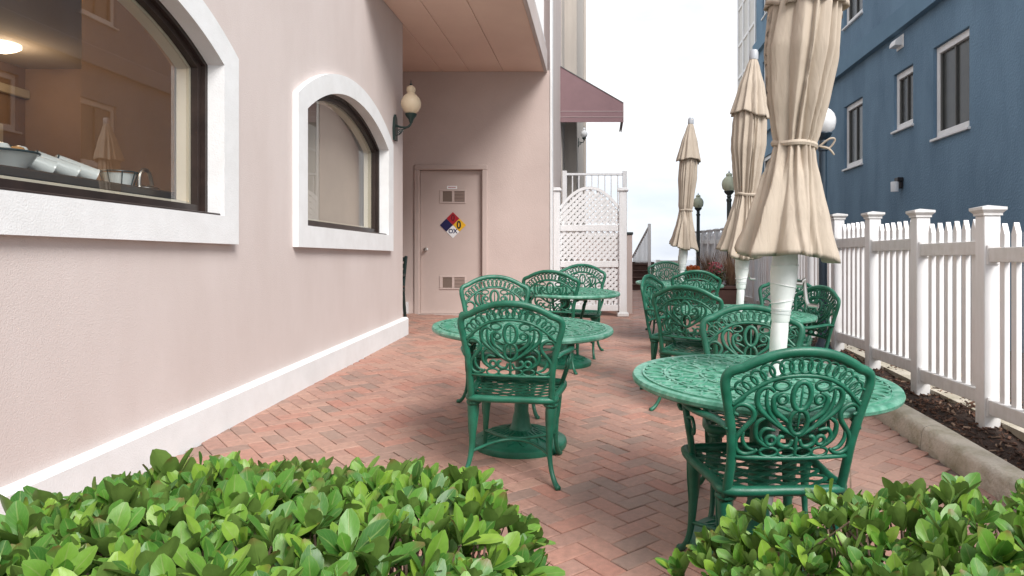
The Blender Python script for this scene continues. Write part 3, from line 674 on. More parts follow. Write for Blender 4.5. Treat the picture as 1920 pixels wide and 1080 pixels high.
b = MB(); b.tube(catmull([(0,-.06,.03),(0,-.055,.10),(0,-.02,.14),(0,.03,.13),(0,.06,.06),(0,.06,.03)], 6), .012, 8); part('handle', b, M['steel'], kt, True)

# ================================================================== wall lamps
def wall_lamp(label, loc, globe, k=1.0):
    t_ = thing('wall_lamp', label, 'wall lamp', loc, 'globe wall lamps on the pink building')
    b = MB(); b.prism([(-.055,-.16),(.055,-.16),(.07,-.02),(.04,.11),(0,.15),(-.04,.11),(-.07,-.02)], 'x', .0, .025); part('wall_plate', b, M['dark_iron'], t_)
    b = MB(); b.tube(catmull([(.02,0,.02),(.08,0,.0),(.16,0,.0),(.2,0,.05),(.2,0,.11)], 6), .013, 8)
    part('arm', b, M['dark_iron'], t_, True)
    b = MB(); b.tube([(.07+.035*(1-i/22)*cos(i*.55), 0, -.055+.035*(1-i/22)*sin(i*.55)) for i in range(20)], .006, 6); b.tube([(.02,0,-.10),(.06,0,-.09),(.1,0,-.03),(.16,0,-.005)], .007, 6)
    part('scroll', b, M['dark_iron'], t_, True)
    b = MB(); b.lathe([(0,.04),(.018,.05),(.03,.09),(.062,.13),(.07,.155),(.064,.16),(0,.16)], 20, (.2,0,0)); part('cup', b, M['dark_iron'], t_, True)
    b = MB(); b.lathe([(.05,.16),(.085,.19),(.112,.24),(.118,.285),(.105,.335),(.075,.375),(.05,.395),(.042,.41),(.052,.425),(.054,.45),(.045,.475),(.025,.49),(.008,.50),(0,.50)], 28, (.2,0,0)); part('globe', b, globe, t_, True)
    b = MB(); b.lathe([(0,.498),(.014,.5),(.016,.512),(.006,.522),(.005,.55),(0,.57)], 10, (.2,0,0)); part('finial', b, M['dark_iron'], t_, True)
    t_.scale = (k, k, k); return t_
wall_lamp('cream globe wall lamp beside the arched window at the corner of the pink wall', (WX+.003, 7.72, 2.76), M['cream_globe'], .95)
wall_lamp('small clear globe wall lamp under the mauve awning', (-.457, 14.3, 3.72), M['globe'], .62)

# ================================================================== awning
aw = thing('awning', 'mauve canvas awning projecting from the side of the pink building', 'awning', (-.714, 12.3, 4.74))
for y_, zb_ in ((0, -.80), (1.0, -.66)): part('side_panel', MB().add([(0,y_,0),(1.13,y_,-.655),(1.13,y_,zb_),(0,y_,zb_)], [(0,1,2,3)]), M['awning'], aw)
b = MB(); b.hexa([(0,-.01,0),(1.14,-.01,-.66),(1.14,1.01,-.66),(0,1.01,0),(0,-.01,.012),(1.14,-.01,-.648),(1.14,1.01,-.648),(0,1.01,.012)]); part('roof_canvas', b, M['awning_frame'], aw)
for z0, z1 in ((-.90,-.81), (-1.0,-.912)):
    b = MB(); b.box(.0, 1.12, .0, .012, z0, z1); b.box(1.1205, 1.133, .012, 1.0, z0, z1); part('valance', b, M['awning'], aw)
b = MB(); b.box(0, 1.135, -.006, .004, -.812, -.80); b.box(0, 1.135, -.006, .004, -.914, -.902); b.box(1.125, 1.14, -.008, .01, -1.0, -.655); part('piping', b, M['awning_edge'], aw)
b = MB(); b.tube([(.0,.04,-.98),(1.1,.04,-.98)], .014, 6); b.tube([(1.1,.04,-.98),(1.1,.98,-.98)], .014, 6); b.tube([(1.1,.04,-.98),(0,.04,-.02)], .012, 6); part('support_frame', b, M['awning_frame'], aw)

# ================================================================== trellis screen, landing, railing, low wall
TY = 10.62; tz = G(-.1, TY)
tr = thing('trellis_screen', 'white arched lattice screen between two posts beside the pink corner', 'trellis', (-.16, TY, tz))
tL, tR = -.46, .455      # inner edges relative
def post(x0, x1, name='post'):
    b = MB(); b.cbox(x0, x1, -.06, .06, -.1, 1.93, .006); p_ = part(name, b, M['vinyl'], tr)
    b = MB(); b.cbox(x0-.025, x1+.025, -.085, .085, 1.932, 1.965, .006); b.cbox(x0-.01, x1+.01, -.07, .07, 1.967, 1.985, .006); part('post_cap', b, M['vinyl'], p_)
    b = MB(); b.cbox(x0-.03, x1+.03, -.09, .09, -.02, .05, .015); part('post_base', b, M['vinyl'], p_)
post(-.57, tL); post(tR, .575)
def arch_z(x): return 1.985 - .32*(abs(x+.002)/.457)**2
b = MB()
P = [(tL + (tR-tL)*i/20, 0, arch_z(tL+(tR-tL)*i/20)) for i in range(21)]
b.tube(P, .032, 4, up=(0,1,0)); part('arched_rail', b, M['vinyl'], tr)
for z in (.12, .80, 1.36): part('rail', MB().cbox(tL+.002, tR-.002, -.03, .03, z-.05, z+.05, .005), M['vinyl'], tr)
def lattice(z0, ztop, name):
    """two crossing layers of slats clipped to the opening"""
    sets = []
    for layer, sgn in ((0, 1), (1, -1)):
        b = MB(); s = .066; wid = .043/2*sqrt(2)
        c = -3.0
        while c < 4.5:
            # line z = c + sgn * x ; find clip
            xs = [tL + (tR-tL)*i/60 for i in range(61)]
            ok = [x for x in xs if z0 <= c+sgn*x <= (ztop(x) if callable(ztop) else ztop)]
            if len(ok) > 1:
                xa, xb = min(ok), max(ok); y0, y1 = (-.012,-.002) if layer == 0 else (.002,.012)
                zz = lambda x: c+sgn*x
                b.hexa([(xa,y0,zz(xa)-wid),(xb,y0,zz(xb)-wid),(xb,y1,zz(xb)-wid),(xa,y1,zz(xa)-wid),(xa,y0,zz(xa)+wid),(xb,y0,zz(xb)+wid),(xb,y1,zz(xb)+wid),(xa,y1,zz(xa)+wid)])
            c += s*sqrt(2)
        sets.append(b)
    b = sets[0]; b2 = sets[1]; b.add(b2.v, b2.f); o = part(name, b, M['vinyl'], tr); o['kind'] = 'stuff'
lattice(1.41, lambda x: arch_z(x)-.03, 'lattice_slats'); lattice(.85, 1.31, 'lattice_slats'); lattice(.17, .75, 'lattice_slats')
ld = thing('entry_landing', 'raised pink landing behind the lattice screen', 'landing', (-.1, 13, .45))
part('landing_block', MB().box(-.355, .52, -.9, 1.2, -.2, 1.18), M['pink_dark'], ld)
part('landing_slab', MB().cbox(-.36, .55, -.92, 1.2, 1.18, 1.24, .01), M['concrete'], ld)
lw = thing('low_wall', 'low pink wall end with a grey cap beside the lattice screen', 'wall', (.475, 11.0, .42))
part('wall_body', MB().box(-.045, .045, 0, 2.1, -.2, 1.24), M['pink_dark'], lw); part('cap', MB().cbox(-.055, .06, -.02, 2.1, 1.243, 1.285, .008), M['post_black'], lw)
rr = thing('stair_railing', 'white metal railing on the landing above the lattice screen', 'railing', (-.1, 12.15, 1.70))
for x in (-.53, .54): part('post', MB().cbox(x-.04, x+.04, -.04, .04, 0, 1.14, .005), M['vinyl'], rr)
part('top_rail', MB().cbox(-.49, .50, -.02, .02, 1.06, 1.10, .004), M['vinyl'], rr)
part('bottom_rail', MB().cbox(-.49, .50, -.018, .018, .1, .14, .004), M['vinyl'], rr)
bm2 = MB().cbox(-.011, .011, -.011, .011, .141, 1.059, .002).mesh('baluster', M['vinyl'])
for i in range(8): link('baluster', bm2, rr, (-.39+i*.115, 0, 0))

# ---- steps up to the boardwalk, with the sloping rail
st = thing('timber_steps', 'brown timber steps rising to the seafront at the far end of the patio', 'steps', (.95, 15.9, G(.9,15.9)-.02))
n_step = 4
for i in range(n_step):
    part('riser', MB().box(-.28, .30, i*.28, i*.28+.03, i*.155-.1, i*.155+.118), M['wood_step'], st)
    part('tread', MB().cbox(-.29, .31, i*.28-.025, i*.28+.30, i*.155+.12, i*.155+.152, .006), M['wood_step'], st)
dk = tag(part('boardwalk', MB().box(-6, 1.36, 17.05, 19.4, .95, 1.205), M['wood_step']), kind='structure')
sr = thing('step_railing', 'white slatted handrail panel beside the timber steps', 'railing', (1.15, 15.9, 1.15))
b = MB(); b.cbox(-.035,.035,-.035,.035,-.65,.95,.005); part('post', b, M['vinyl'], sr)
slm = [None]
for i in range(13):
    x = -.02 - .024*i; yy = .06 + .1*i; h = .87 - .055*i
    b = MB(); b.box(x-.010, x+.011, yy-.01, yy+.01, .03, h); part('slat', b, M['vinyl'], sr)
b = MB(); b.tube([(-.01,.03,.88),(-.33,1.35,.17)], .025, 4); part('handrail', b, M['vinyl'], sr)
bw_ = thing('seafront_wall', 'low pale pink wall at the seafront beyond the steps', 'wall', (2.3, 25, .9))
part('wall_body', MB().box(-.1, .75, 0, .25, -.5, .33), M['pink'], bw_); part('white_pier', MB().cbox(-.25,-.1,-.03,.28,-.5,.36,.01), M['white'], bw_)

# ================================================================== BLUE BUILDING
BX = 5.0
blue = thing('blue_building', 'blue stucco building with white framed windows behind the picket fence', 'building', (BX+3, 8, 0))
boff = Vector(blue.location)
def blpart(name, mb, mats, smooth=False):
    o = part(name, mb, mats, blue, smooth); o.location = -boff; return o
cols = [(5.6,6.5,2.95,4.42), (9.24,10.24,3.06,4.43), (10.9,11.62,3.43,4.40), (13.0,13.97,3.10,4.38), (16.2,17.1,3.1,4.38), (19.7,21.0,3.1,4.38)]
wins = []
for (a, b, z0, z1) in cols:
    wins.append((a, b, z0, z1)); wins.append((a, b, 5.98, 7.32)); wins.append((a, b, 8.66, 10.0))
ysplit = sorted({4.6, 21.85} | {c[0] for c in cols} | {c[1] for c in cols})
zsplit = sorted({-.5, 11.5} | {w_[2] for w_ in wins} | {w_[3] for w_ in wins})
b = MB()
for i in range(len(ysplit)-1):
    for j in range(len(zsplit)-1):
        ym, zm = (ysplit[i]+ysplit[i+1])/2, (zsplit[j]+zsplit[j+1])/2
        if any(w_[0] < ym < w_[1] and w_[2] < zm < w_[3] for w_ in wins): continue
        b.add([(BX,ysplit[i],zsplit[j]),(BX,ysplit[i+1],zsplit[j]),(BX,ysplit[i+1],zsplit[j+1]),(BX,ysplit[i],zsplit[j+1])], [(0,1,2,3)])
for (a, c, z0, z1) in wins:   # reveals
    b.add([(BX,a,z0),(BX+.16,a,z0),(BX+.16,a,z1),(BX,a,z1)], [(0,1,2,3)]); b.add([(BX,c,z0),(BX+.16,c,z0),(BX+.16,c,z1),(BX,c,z1)], [(0,1,2,3)])
    b.add([(BX,a,z1),(BX+.16,a,z1),(BX+.16,c,z1),(BX,c,z1)], [(0,1,2,3)]); b.add([(BX,a,z0),(BX+.16,a,z0),(BX+.16,c,z0),(BX,c,z0)], [(0,1,2,3)])
b.add([(BX,21.85,-.5),(BX+7,21.85,-.5),(BX+7,21.85,11.5),(BX,21.85,11.5)], [(0,1,2,3)]); b.add([(BX,4.6,-.5),(BX+7,4.6,-.5),(BX+7,4.6,11.5),(BX,4.6,11.5)], [(0,1,2,3)])
b.add([(BX,4.6,11.5),(BX+7,4.6,11.5),(BX+7,21.85,11.5),(BX,21.85,11.5)], [(0,1,2,3)])
blpart('stucco_wall', b, M['blue'])
for z0, z1 in ((5.04,5.40), (7.74,8.12)):
    bnd = MB(); bnd.prism([(BX-.11,z0),(BX-.003,z0),(BX-.003,z1+.03),(BX-.05,z1+.03),(BX-.11,z1-.02)], 'y', 4.58, 21.9); blpart('ledge', bnd, M['blue_band'])
for (a, c, z0, z1) in wins:
    f = MB(); xo, xi = BX+.05, BX+.13; wd = .075
    f.cbox(xo, xi, a+.003, a+wd, z0+.003, z1-.003, .006); f.cbox(xo, xi, c-wd, c-.003, z0+.003, z1-.003, .006)
    f.cbox(xo, xi, a+wd, c-wd, z1-wd-.03, z1-.003, .006); f.cbox(xo-.02, xi, a+wd, c-wd, z0+.003, z0+.1, .006)
    fo_ = blpart('window', f, M['white'])
    s = MB(); s.cbox(BX-.045, BX+.048, a-.03, c+.03, z0-.035, z0+.002, .005); part('window_sill', s, M['white'], fo_)
    s = MB(); s.box(BX+.10, BX+.112, a+wd, c-wd, z0+.1, z1-wd-.03); part('pane', s, M['win_dark'], fo_)
    s = MB(); s.cbox(BX+.07, BX+.099, a+wd+.003, a+wd+.03, z0+.102, z1-wd-.035, .003); s.cbox(BX+.07, BX+.099, a+.5*(c-a)-.012, a+.5*(c-a)+.012, z0+.102, z1-wd-.035, .003); s.cbox(BX+.07,BX+.099,c-wd-.03,c-wd-.003,z0+.102,z1-wd-.035,.003)
    part('sash', s, M['win_blind'], fo_)
vh = thing('vent_hood', 'white curved vent hood high on the blue wall between two windows', 'vent', (BX-.003, 11.35, 4.82))
b = MB(); n = 8
for y0, y1 in ((-.11, .11),):
    prof = [(0,.13)] + [(-.14*sin(i*pi/2/n), .13*cos(i*pi/2/n)) for i in range(1, n+1)] + [(-.14,-.02),(0,-.02)]
    b.prism(prof, 'y', y0, y1)
part('hood', b, M['white'], vh); part('flange', MB().cbox(-.012, 0, -.13, .13, -.06, .16, .003), M['white'], vh)
bl_ = thing('wall_light', 'small white cylinder wall light with black bracket on the blue wall', 'light', (BX-.003, 11.3, 2.5))
part('bracket', MB().cbox(-.10, 0, -.07, .07, .05, .12, .01).cbox(-.05, -.0005, -.06, .06, -.06, .05, .01), M['ink'], bl_)
b = MB(); b.lathe([(0,-.12),(.06,-.115),(.065,.04),(.06,.05),(0,.05)], 20, (-.12,0,0)); part('diffuser', b, M['globe'], bl_, True)

wb = thing('white_building', 'cream panelled building at the far end past the blue building', 'building', (BX+2, 23.4, 0))
part('wall', MB().box(-1.98, 4, -1.5, 1.3, -.5, 12), M['panel'], wb)
b = MB()
for yy in (-1.5, -.55, .35, 1.2): b.box(-2.03, -1.981, yy, yy+.12, -.5, 12)
for zz in (5.0, 7.75, 8.9, 10.2): b.box(-2.02, -1.982, -1.38, 1.2, zz, zz+.09)
part('battens', b, M['white'], wb)

# ================================================================== PICKET FENCE
FX = 2.44
fence = thing('picket_fence', 'white vinyl picket fence with square capped posts along the mulch bed', 'fence', (FX, 4.3, .3))
foff = Vector(fence.location)
def fz(k): return .34 + (.045*k if k < 3 else .135 + .022*(k-3))       # level of section k (stepped panels)
PY = lambda k: 4.295 + .905*k
pc_m = MB().box(-.016, .016, -.024, .024, 0, 1.09).mesh('tmp', M['vinyl'])
pk = MB(); pk.box(-.016,.016,-.025,.025,0,1.10); pk.add([(-.016,-.025,1.10),(.016,-.025,1.10),(.016,.025,1.10),(-.016,.025,1.10),(-.016,0,1.165),(.016,0,1.165)], [(0,1,5,4),(2,3,4,5),(1,2,5),(3,0,4)])
picket_me = pk.mesh('picket', M['vinyl'])
po = MB(); po.cbox(-.052,.052,-.052,.052,-.25,1.195,.004); post_me = po.mesh('post', M['vinyl'])
ca = MB(); ca.add([(-.06,-.06,0),(.06,-.06,0),(.06,.06,0),(-.06,.06,0),(-.06,-.06,.015),(.06,-.06,.015),(.06,.06,.015),(-.06,.06,.015),(-.078,-.078,.035),(.078,-.078,.035),(.078,.078,.035),(-.078,.078,.035),(-.078,-.078,.052),(.078,-.078,.052),(.078,.078,.052),(-.078,.078,.052),(0,0,.068)],
    [(0,3,2,1)] + [(a+i, a+(i+1) % 4, a+4+(i+1) % 4, a+4+i) for a in (0,4,8) for i in range(4)] + [(12+i, 12+(i+1) % 4, 16) for i in range(4)]); cap_me = ca.mesh('post_cap', M['vinyl'])
ra = MB(); ra.cbox(-.03,.03,.055,.85,-.045,.045,.004); rail_me = ra.mesh('rail', M['vinyl'])
br = MB(); br.cbox(-.038,.038,.0525,.062,-.06,.06,.002); br_me = br.mesh('rail_bracket', M['vinyl'])
for k in range(-4, 15):
    y = PY(k); zb = fz(k-1) if k > 0 else fz(k)
    zb = max(fz(k-1), fz(k))
    p_ = link('post', post_me, fence, Vector((FX, y, zb)) - foff); link('post_cap', cap_me, p_, (0, 0, 1.196))
    if k == 14: break
    z = fz(k)
    for h in (.05, .995):
        r_ = link('rail', rail_me, fence, Vector((FX, y, z+h)) - foff)
        if k < 5:
            link('rail_bracket', br_me, r_, (0,0,0)); link('rail_bracket', br_me, r_, (0,.905-.1145,0))
    for i in range(6):
        link('picket', picket_me, fence, Vector((FX+.012, y+.16+i*.117, z+.02)) - foff)
ft = MB(); strip(ft, [(FX+.06,-.2),(FX+.06,.17),(FX+.2,.17),(FX+.2,-.2)], -1, 15.5, 20, .008); tag(part('fence_footing', ft, M['concrete']), 'low concrete edging behind the picket fence', 'edging')
bpy.data.meshes.remove(pc_m)

# ================================================================== STREET LAMPS
def street_lamp(label, x, y, z0, H, m_post, m_globe, k=1.0):
    t_ = thing('street_lamp', label, 'lamp post', (x, y, z0), 'globe lamp posts along the picket fence')
    b = MB(); b.lathe([(.09,-.1),(.09,.12),(.07,.16),(.055,.2),(.043,.24),(.040,H-.5),(.05,H-.49),(.05,H-.455),(.035,H-.44),(0,H-.44)], 16); part('post', b, m_post, t_, 30)
    b = MB(); b.lathe([(0,H-.445),(.03,H-.44),(.042,H-.41),(.035,H-.385),(.075,H-.345),(.09,H-.32),(.085,H-.31),(0,H-.31)], 20); part('neck', b, m_post, t_, 30)
    b = MB(); b.lathe([(.075,H-.31),(.115,H-.27),(.128,H-.21),(.128,H-.17),(.112,H-.12),(.08,H-.08),(.056,H-.065),(.05,H-.05),(.058,H-.035),(.05,H-.012),(.03,H),(0,H+.003)], 28); part('globe', b, m_globe, t_, True)
    b = MB(); b.lathe([(.022,H-.31),(.03,H-.24),(.03,H-.17),(0,H-.15)], 12); part('bulb', b, M['sign_white'], t_, True)
    b = MB(); b.lathe([(0,H),(.012,H+.005),(.014,H+.02),(.004,H+.035),(0,H+.06)], 8); part('finial', b, m_post, t_, True)
street_lamp('tall dark blue lamp post with white globe behind the nearest umbrella', 2.27, 6.95, .24, 2.62, M['post_blue'], M['globe'])
street_lamp('dark lamp post with globe half hidden by the middle umbrella', 2.25, 11.9, .45, 2.32, M['post_black'], M['green_globe'])
street_lamp('dark lamp post with greenish globe standing beside the farthest umbrella', 2.33, 16.2, .5, 2.3, M['post_black'], M['green_globe'])

# ================================================================== PLANTERS
def blades(mb, n, h0, h1, spread, w_=.004, seed=1, c=(0,0,0)):
    r = random.Random(seed)
    for i in range(n):
        a = r.random()*6.283; s = spread*sqrt(r.random()); h = h0+(h1-h0)*r.random(); b0 = Vector((c[0]+.25*s*cos(a), c[1]+.25*s*sin(a), c[2]))
        pts = [b0, b0+Vector((.35*s*cos(a), .35*s*sin(a), h*.5)), b0+Vector((s*cos(a), s*sin(a), h))]
        u = Vector((-sin(a), cos(a), 0))*w_
        mb.add([pts[0]-u, pts[0]+u, pts[1]+u, pts[1]-u, pts[2]], [(0,1,2,3),(3,2,4)])
def tufts(mb, n, c, R, size, seed=1):
    r = random.Random(seed)
    for i in range(n):
        v = Vector((r.gauss(0,1), r.gauss(0,1), r.gauss(0,1))).normalized()*(r.random()**.4)
        p = Vector(c)+Vector((v.x*R[0], v.y*R[1], v.z*R[2])); e = Vector((r.gauss(0,1), r.gauss(0,1), r.gauss(0,1))).normalized()*size*(.6+.8*r.random()); f = e.orthogonal().normalized()*size*.5
        mb.add([p-e, p+f, p+e, p-f], [(0,1,2,3)])
def planter(label, x, y, w_, h_):
    z = G(x, y); t_ = thing('planter_box', label, 'planter', (x, y, z))
    b = MB(); b.cbox(-w_/2, w_/2, -.2, .2, 0, h_-.055, .008); bo = part('box', b, M['planter'], t_)
    b = MB(); b.cbox(-w_/2-.02, w_/2+.02, -.22, .22, h_-.05, h_, .008); part('rim', b, M['planter'], bo)
    part('soil', MB().box(-w_/2+.02, w_/2-.02, -.18, .18, h_, h_+.01), M['mulch'], t_); return h_
h_ = planter('long brown planter box behind the middle umbrella pole', 1.82, 10.3, .62, .56)
z = G(1.82, 10.3)+.56
b = MB(); tufts(b, 260, (0,0,.13), (.18,.15,.14), .035, 3); p_ = thing('flowering_plant', 'dark leafy plant with red flowers in the brown planter', 'plant', (1.72, 10.25, z)); part('foliage', b, M['dull_leaf'], p_, fix=False)
b = MB(); tufts(b, 90, (0,-.05,.26), (.13,.10,.10), .022, 4); part('flowers', b, M['red_flower'], p_, fix=False)
b = MB(); blades(b, 200, .3, .68, .30, .0035, 5); p_ = thing('dry_grass_clump', 'tall rusty ornamental grass behind the middle umbrella', 'plant', (1.98, 10.35, z)); part('blades', b, M['dry_grass'], p_, fix=False)
h_ = planter('small brown planter of orange flowers beyond the far table', 1.78, 12.6, .5, .56)
z = G(1.78, 12.6)+.56
p_ = thing('marigold_plant', 'bright orange flowers in the small planter beyond the far table', 'flowers', (1.70, 12.55, z)); b = MB(); tufts(b, 150, (0,0,.05), (.16,.13,.07), .035, 6); part('foliage', b, M['dull_leaf'], p_, fix=False)
b = MB(); tufts(b, 320, (0,-.03,.13), (.15,.12,.07), .026, 7); part('flowers', b, M['orange_flower'], p_, fix=False)
b = MB(); blades(b, 200, .25, .6, .30, .004, 8); p_ = thing('dry_grass_clump', 'rusty feathery grass beside the orange flowers', 'plant', (2.02, 12.7, z-.05)); part('blades', b, M['dry_grass'], p_, fix=False)
h_ = 0

# ================================================================== CHAIRS
CH = {}
def Bk(u, v):
    """point of the leaning, slightly dished backrest (u across, v up from the seat)"""
    v = v*.122/.083 if v < .083 else .122 + (v-.083)*(.456-.122)/(.456-.083)
    u *= 1.03
    return Vector((u, -.205 - .21*v - .035*(1-(u/.25)**2)*min(1, v/.1),   .425 + v*1.09))
NB = Vector((0, .98, .2))
def mirror(P): return [(-u, v) for u, v in P]
half = [(.197,-.02),(.197,.07),(.204,.15),(.222,.25),(.238,.32),(.241,.352),(.233,.375),(.213,.388),(.192,.396),(.17,.410),(.118,.435),(.06,.451),(0,.456)]
outer = half + [(-u, v) for u, v in half[-2::-1]]
b = MB(); b.tube([Bk(*p) for p in catmull([Vector((*p, 0)) for p in outer], 3)] if False else [Bk(q_.x, q_.y) for q_ in catmull([Vector((p[0], p[1], 0)) for p in outer], 3)], .0172, 8, up=NB, flat=.7)
b.tube([Bk(-.2+.4*i/8, .083) for i in range(9)], .009, 6, up=NB)
ia = [(.212,.268),(.2,.278),(.163,.316),(.115,.350),(.067,.368),(0,.375)]; ia = ia + [(-u, v) for u, v in ia[-2::-1]]
b.tube([Bk(q_.x, q_.y) for q_ in catmull([Vector((p[0], p[1], 0)) for p in ia], 4)], .008, 6, up=NB)
CH['backrest'] = b
def ell(cu, cv, ru, rv, r_=.0068, n=16, tilt=0):
    b = MB(); P = []
    for i in range(n):
        a = 2*pi*i/n; x, y = ru*cos(a), rv*sin(a); P.append(Bk(cu + x*cos(tilt)-y*sin(tilt), cv + x*sin(tilt)+y*cos(tilt)))
    b.tube(P, r_, 5, closed=True, up=NB, flat=.85); return b
rings = []
rc = catmull([Vector((p[0], p[1], 0)) for p in [(-.204,.300),(-.182,.332),(-.155,.357),(-.118,.383),(-.06,.403),(0,.410),(.06,.403),(.118,.383),(.155,.357),(.182,.332),(.204,.300)]], 12)
Ls = [0]
for i in range(1, len(rc)): Ls.append(Ls[-1] + (rc[i]-rc[i-1]).length)
NR = 17
for k in range(NR):
    s = Ls[-1]*k/(NR-1); i = min(range(len(Ls)), key=lambda j: abs(Ls[j]-s)); p = rc[i]
    t_ = rc[min(i+1, len(rc)-1)] - rc[max(i-1, 0)]; a = atan2(t_.y, t_.x)
    e_ = k in (0, NR-1)
    rings.append(ell(p.x, p.y, .0215 if not e_ else .024, .0265 if not e_ else .027, .0052, 14, a))
scr = []
def sc(P, r_=.0075, both=True):
    for Q in ((P, mirror(P)) if both else (P,)):
        b = MB(); pts = [Bk(q_.x, q_.y) for q_ in catmull([Vector((p[0], p[1], 0)) for p in Q], 4)]
        n = len(pts); rr_ = [r_*1.14*(.62+.38*sin(pi*min(1, max(0, i/(n-1))))) for i in range(n)]
        b.tube(pts, rr_, 5, up=NB, flat=.85); scr.append(b)
sc([(.062,.316),(.085,.302),(.089,.28),(.08,.25),(.055,.228),(.03,.21)], .009)
sc([(.03,.25),(.055,.262),(.075,.268)], .006)
sc([(.004,.16),(.05,.19),(.104,.232),(.133,.264),(.141,.30),(.13,.326),(.107,.333),(.088,.318)], .0095)
sc([(.111,.328),(.111,.284),(.096,.244),(.074,.216),(.045,.188)], .0075)
sc([(.192,.232),(.208,.242),(.2,.264),(.174,.270),(.147,.25),(.146,.22),(.17,.185),(.191,.149),(.188,.112),(.163,.095),(.135,.101),(.122,.113)], .009)
sc([(.170,.175),(.171,.145),(.155,.118),(.132,.110)], .007)
sc([(.012,.15),(.02,.129),(.041,.125),(.06,.14),(.054,.16),(.042,.158)], .0085)
sc([(.108,.226),(.133,.204),(.131,.16),(.107,.133),(.085,.122)], .0085)
sc([(.072,.182),(.104,.187),(.119,.162),(.107,.14)], .007)
sc([(0,.168),(0,.085)], .007, False); sc([(0,.35),(0,.17)], .0042, False)
ovals = [ell(0,.304,.03,.05,.010,18), ell(0,.212,.03,.044,.009,18)]
for s in (1,-1):
    ovals += [ell(s*.068,.340,.025,.016,.006), ell(s*.061,.292,.0145,.0145,.007), ell(s*.083,.146,.015,.016,.0075)]
    for cu in (.085, .027): ovals.append(ell(s*cu,.104,.0285,.0165,.0058))
CH['ring'] = [b.mesh('ring', M['green'], 'all') for b in rings]
CH['scroll'] = [b.mesh('scroll', M['green'], 'all') for b in scr]
CH['oval'] = [b.mesh('oval', M['green'], 'all') for b in ovals]
CH['backrest'] = CH['backrest'].mesh('backrest', M['green'], 'all')
# seat: rim + wavy cast strips that touch and leave eye-shaped slots
b = MB()
rim = catmull([Vector(p) for p in ((-.20,-.205,.43),(-.215,-.1,.43),(-.235,.1,.432),(-.232,.2,.432),(-.2,.235,.432),(0,.25,.432),(.2,.235,.432),(.232,.2,.432),(.235,.1,.432),(.215,-.1,.43),(.20,-.205,.43),(0,-.215,.43))], 5, True)
b.tube(rim, .019, 8, closed=True, up=(0,0,1), flat=.95)
CH['seat'] = b.mesh('seat', M['green'], 'all')
b = MB(); rows = 13
for k in range(rows):
    y = -.195 + .425*k/(rows-1); hw = .205 + .03*min(1, max(0, (y+.2)/.3)) - (.02 if y > .21 else 0)
    P = []
    for i in range(37):
        x = -hw + 2*hw*i/36; dip = -.016*(1-(x/hw)**2)
        P.append((x, y + .013*cos(x/.053*pi + (pi if k % 2 else 0)), .437 + dip))
    b.tube(P, .0095, 4, up=(0,0,1), flat=.42)
CH['seat_lattice'] = b.mesh('seat_lattice', M['green'], 35)
def leg(s, front):
    b = MB(); k = 1 if front else -1; q_ = .25 if front else 1
    y0 = .195 if front else -.175
    P = catmull([Vector(p) for p in ((s*.195,y0,.425),(s*.198,y0+k*.005,.36),(s*.196,y0+k*.004,.27),(s*.197,y0+k*.006,.17),(s*(.198+.010*q_),y0+k*.022,.09),(s*(.203+.025*q_),y0+k*.05,.035),(s*(.208+.038*q_),y0+k*.078,.012),(s*(.210+.044*q_),y0+k*.092,.010))], 4)
    n = len(P); R_ = []
    for i, p in enumerate(P):
        z = p.z; r_ = .0125 + .0185*max(0, (z-.1)/.325)**1.2
        if z < .045: r_ = .0125 + .003*(1-z/.045)
        R_.append(r_)
    b.tube(P, R_, 8)
    b.lathe([(.036,0),(.039,.008),(.036,.016),(.0335,.02)], 10, (s*.195, y0, .395))
    # carved acanthus ribs on the knee
    for j in range(5):
        a = -pi*.5*k + (j-2)*.55
        if front: a = pi/2 + (j-2)*.55
        Q = [(s*.197 + (.0275-.012*(i/6))*cos(a*1.0 + .12*i*(1 if j > 2 else -1)), y0 + (.0275-.012*(i/6))*sin(a + .12*i*(1 if j > 2 else -1)), .39-.03*i) for i in range(6)]
        b.tube(Q, [.005,.006,.006,.005,.004,.002], 4)
    return b.mesh('leg', M['green'], 'all')
CH['leg'] = [leg(s, f) for f in (False, True) for s in (-1, 1)]
def arm(s):
    b = MB()
    top = catmull([Vector(p) for p in ((s*.222,-.262,.655),(s*.245,-.2,.668),(s*.268,-.09,.662),(s*.275,.02,.655),(s*.273,.10,.662),(s*.272,.15,.655),(s*.272,.165,.632),(s*.270,.15,.615),(s*.268,.135,.618))], 4)
    b.tube(top, [.013+.008*sin(pi*min(1, i/(len(top)-1)*1.15)) for i in range(len(top))], 8, up=(0,0,1), flat=.6)
    b.tube(catmull([Vector(p) for p in ((s*.270,.11,.648),(s*.266,.07,.58),(s*.25,.085,.52),(s*.232,.12,.46),(s*.226,.13,.43))], 4), .013, 8)
    b.tube(catmull([Vector(p) for p in ((s*.266,.075,.60),(s*.262,.03,.61),(s*.258,.01,.575),(s*.254,.035,.55),(s*.252,.05,.565))], 3), .007, 6)
    return b.mesh('armrest', M['green'], 'all')
CH['armrest'] = [arm(-1), arm(1)]
b = MB()
b.tube(catmull([Vector(p) for p in ((-.197,-.18,.15),(-.1,-.06,.165),(0,-.02,.17),(.1,-.06,.165),(.197,-.18,.15))], 5), .0085, 6)
b.tube(catmull([Vector(p) for p in ((-.197,.2,.15),(-.1,.06,.165),(0,.0,.17),(.1,.06,.165),(.197,.2,.15))], 5), .0085, 6)
CH['stretcher'] = b.mesh('stretcher', M['green'], 'all')

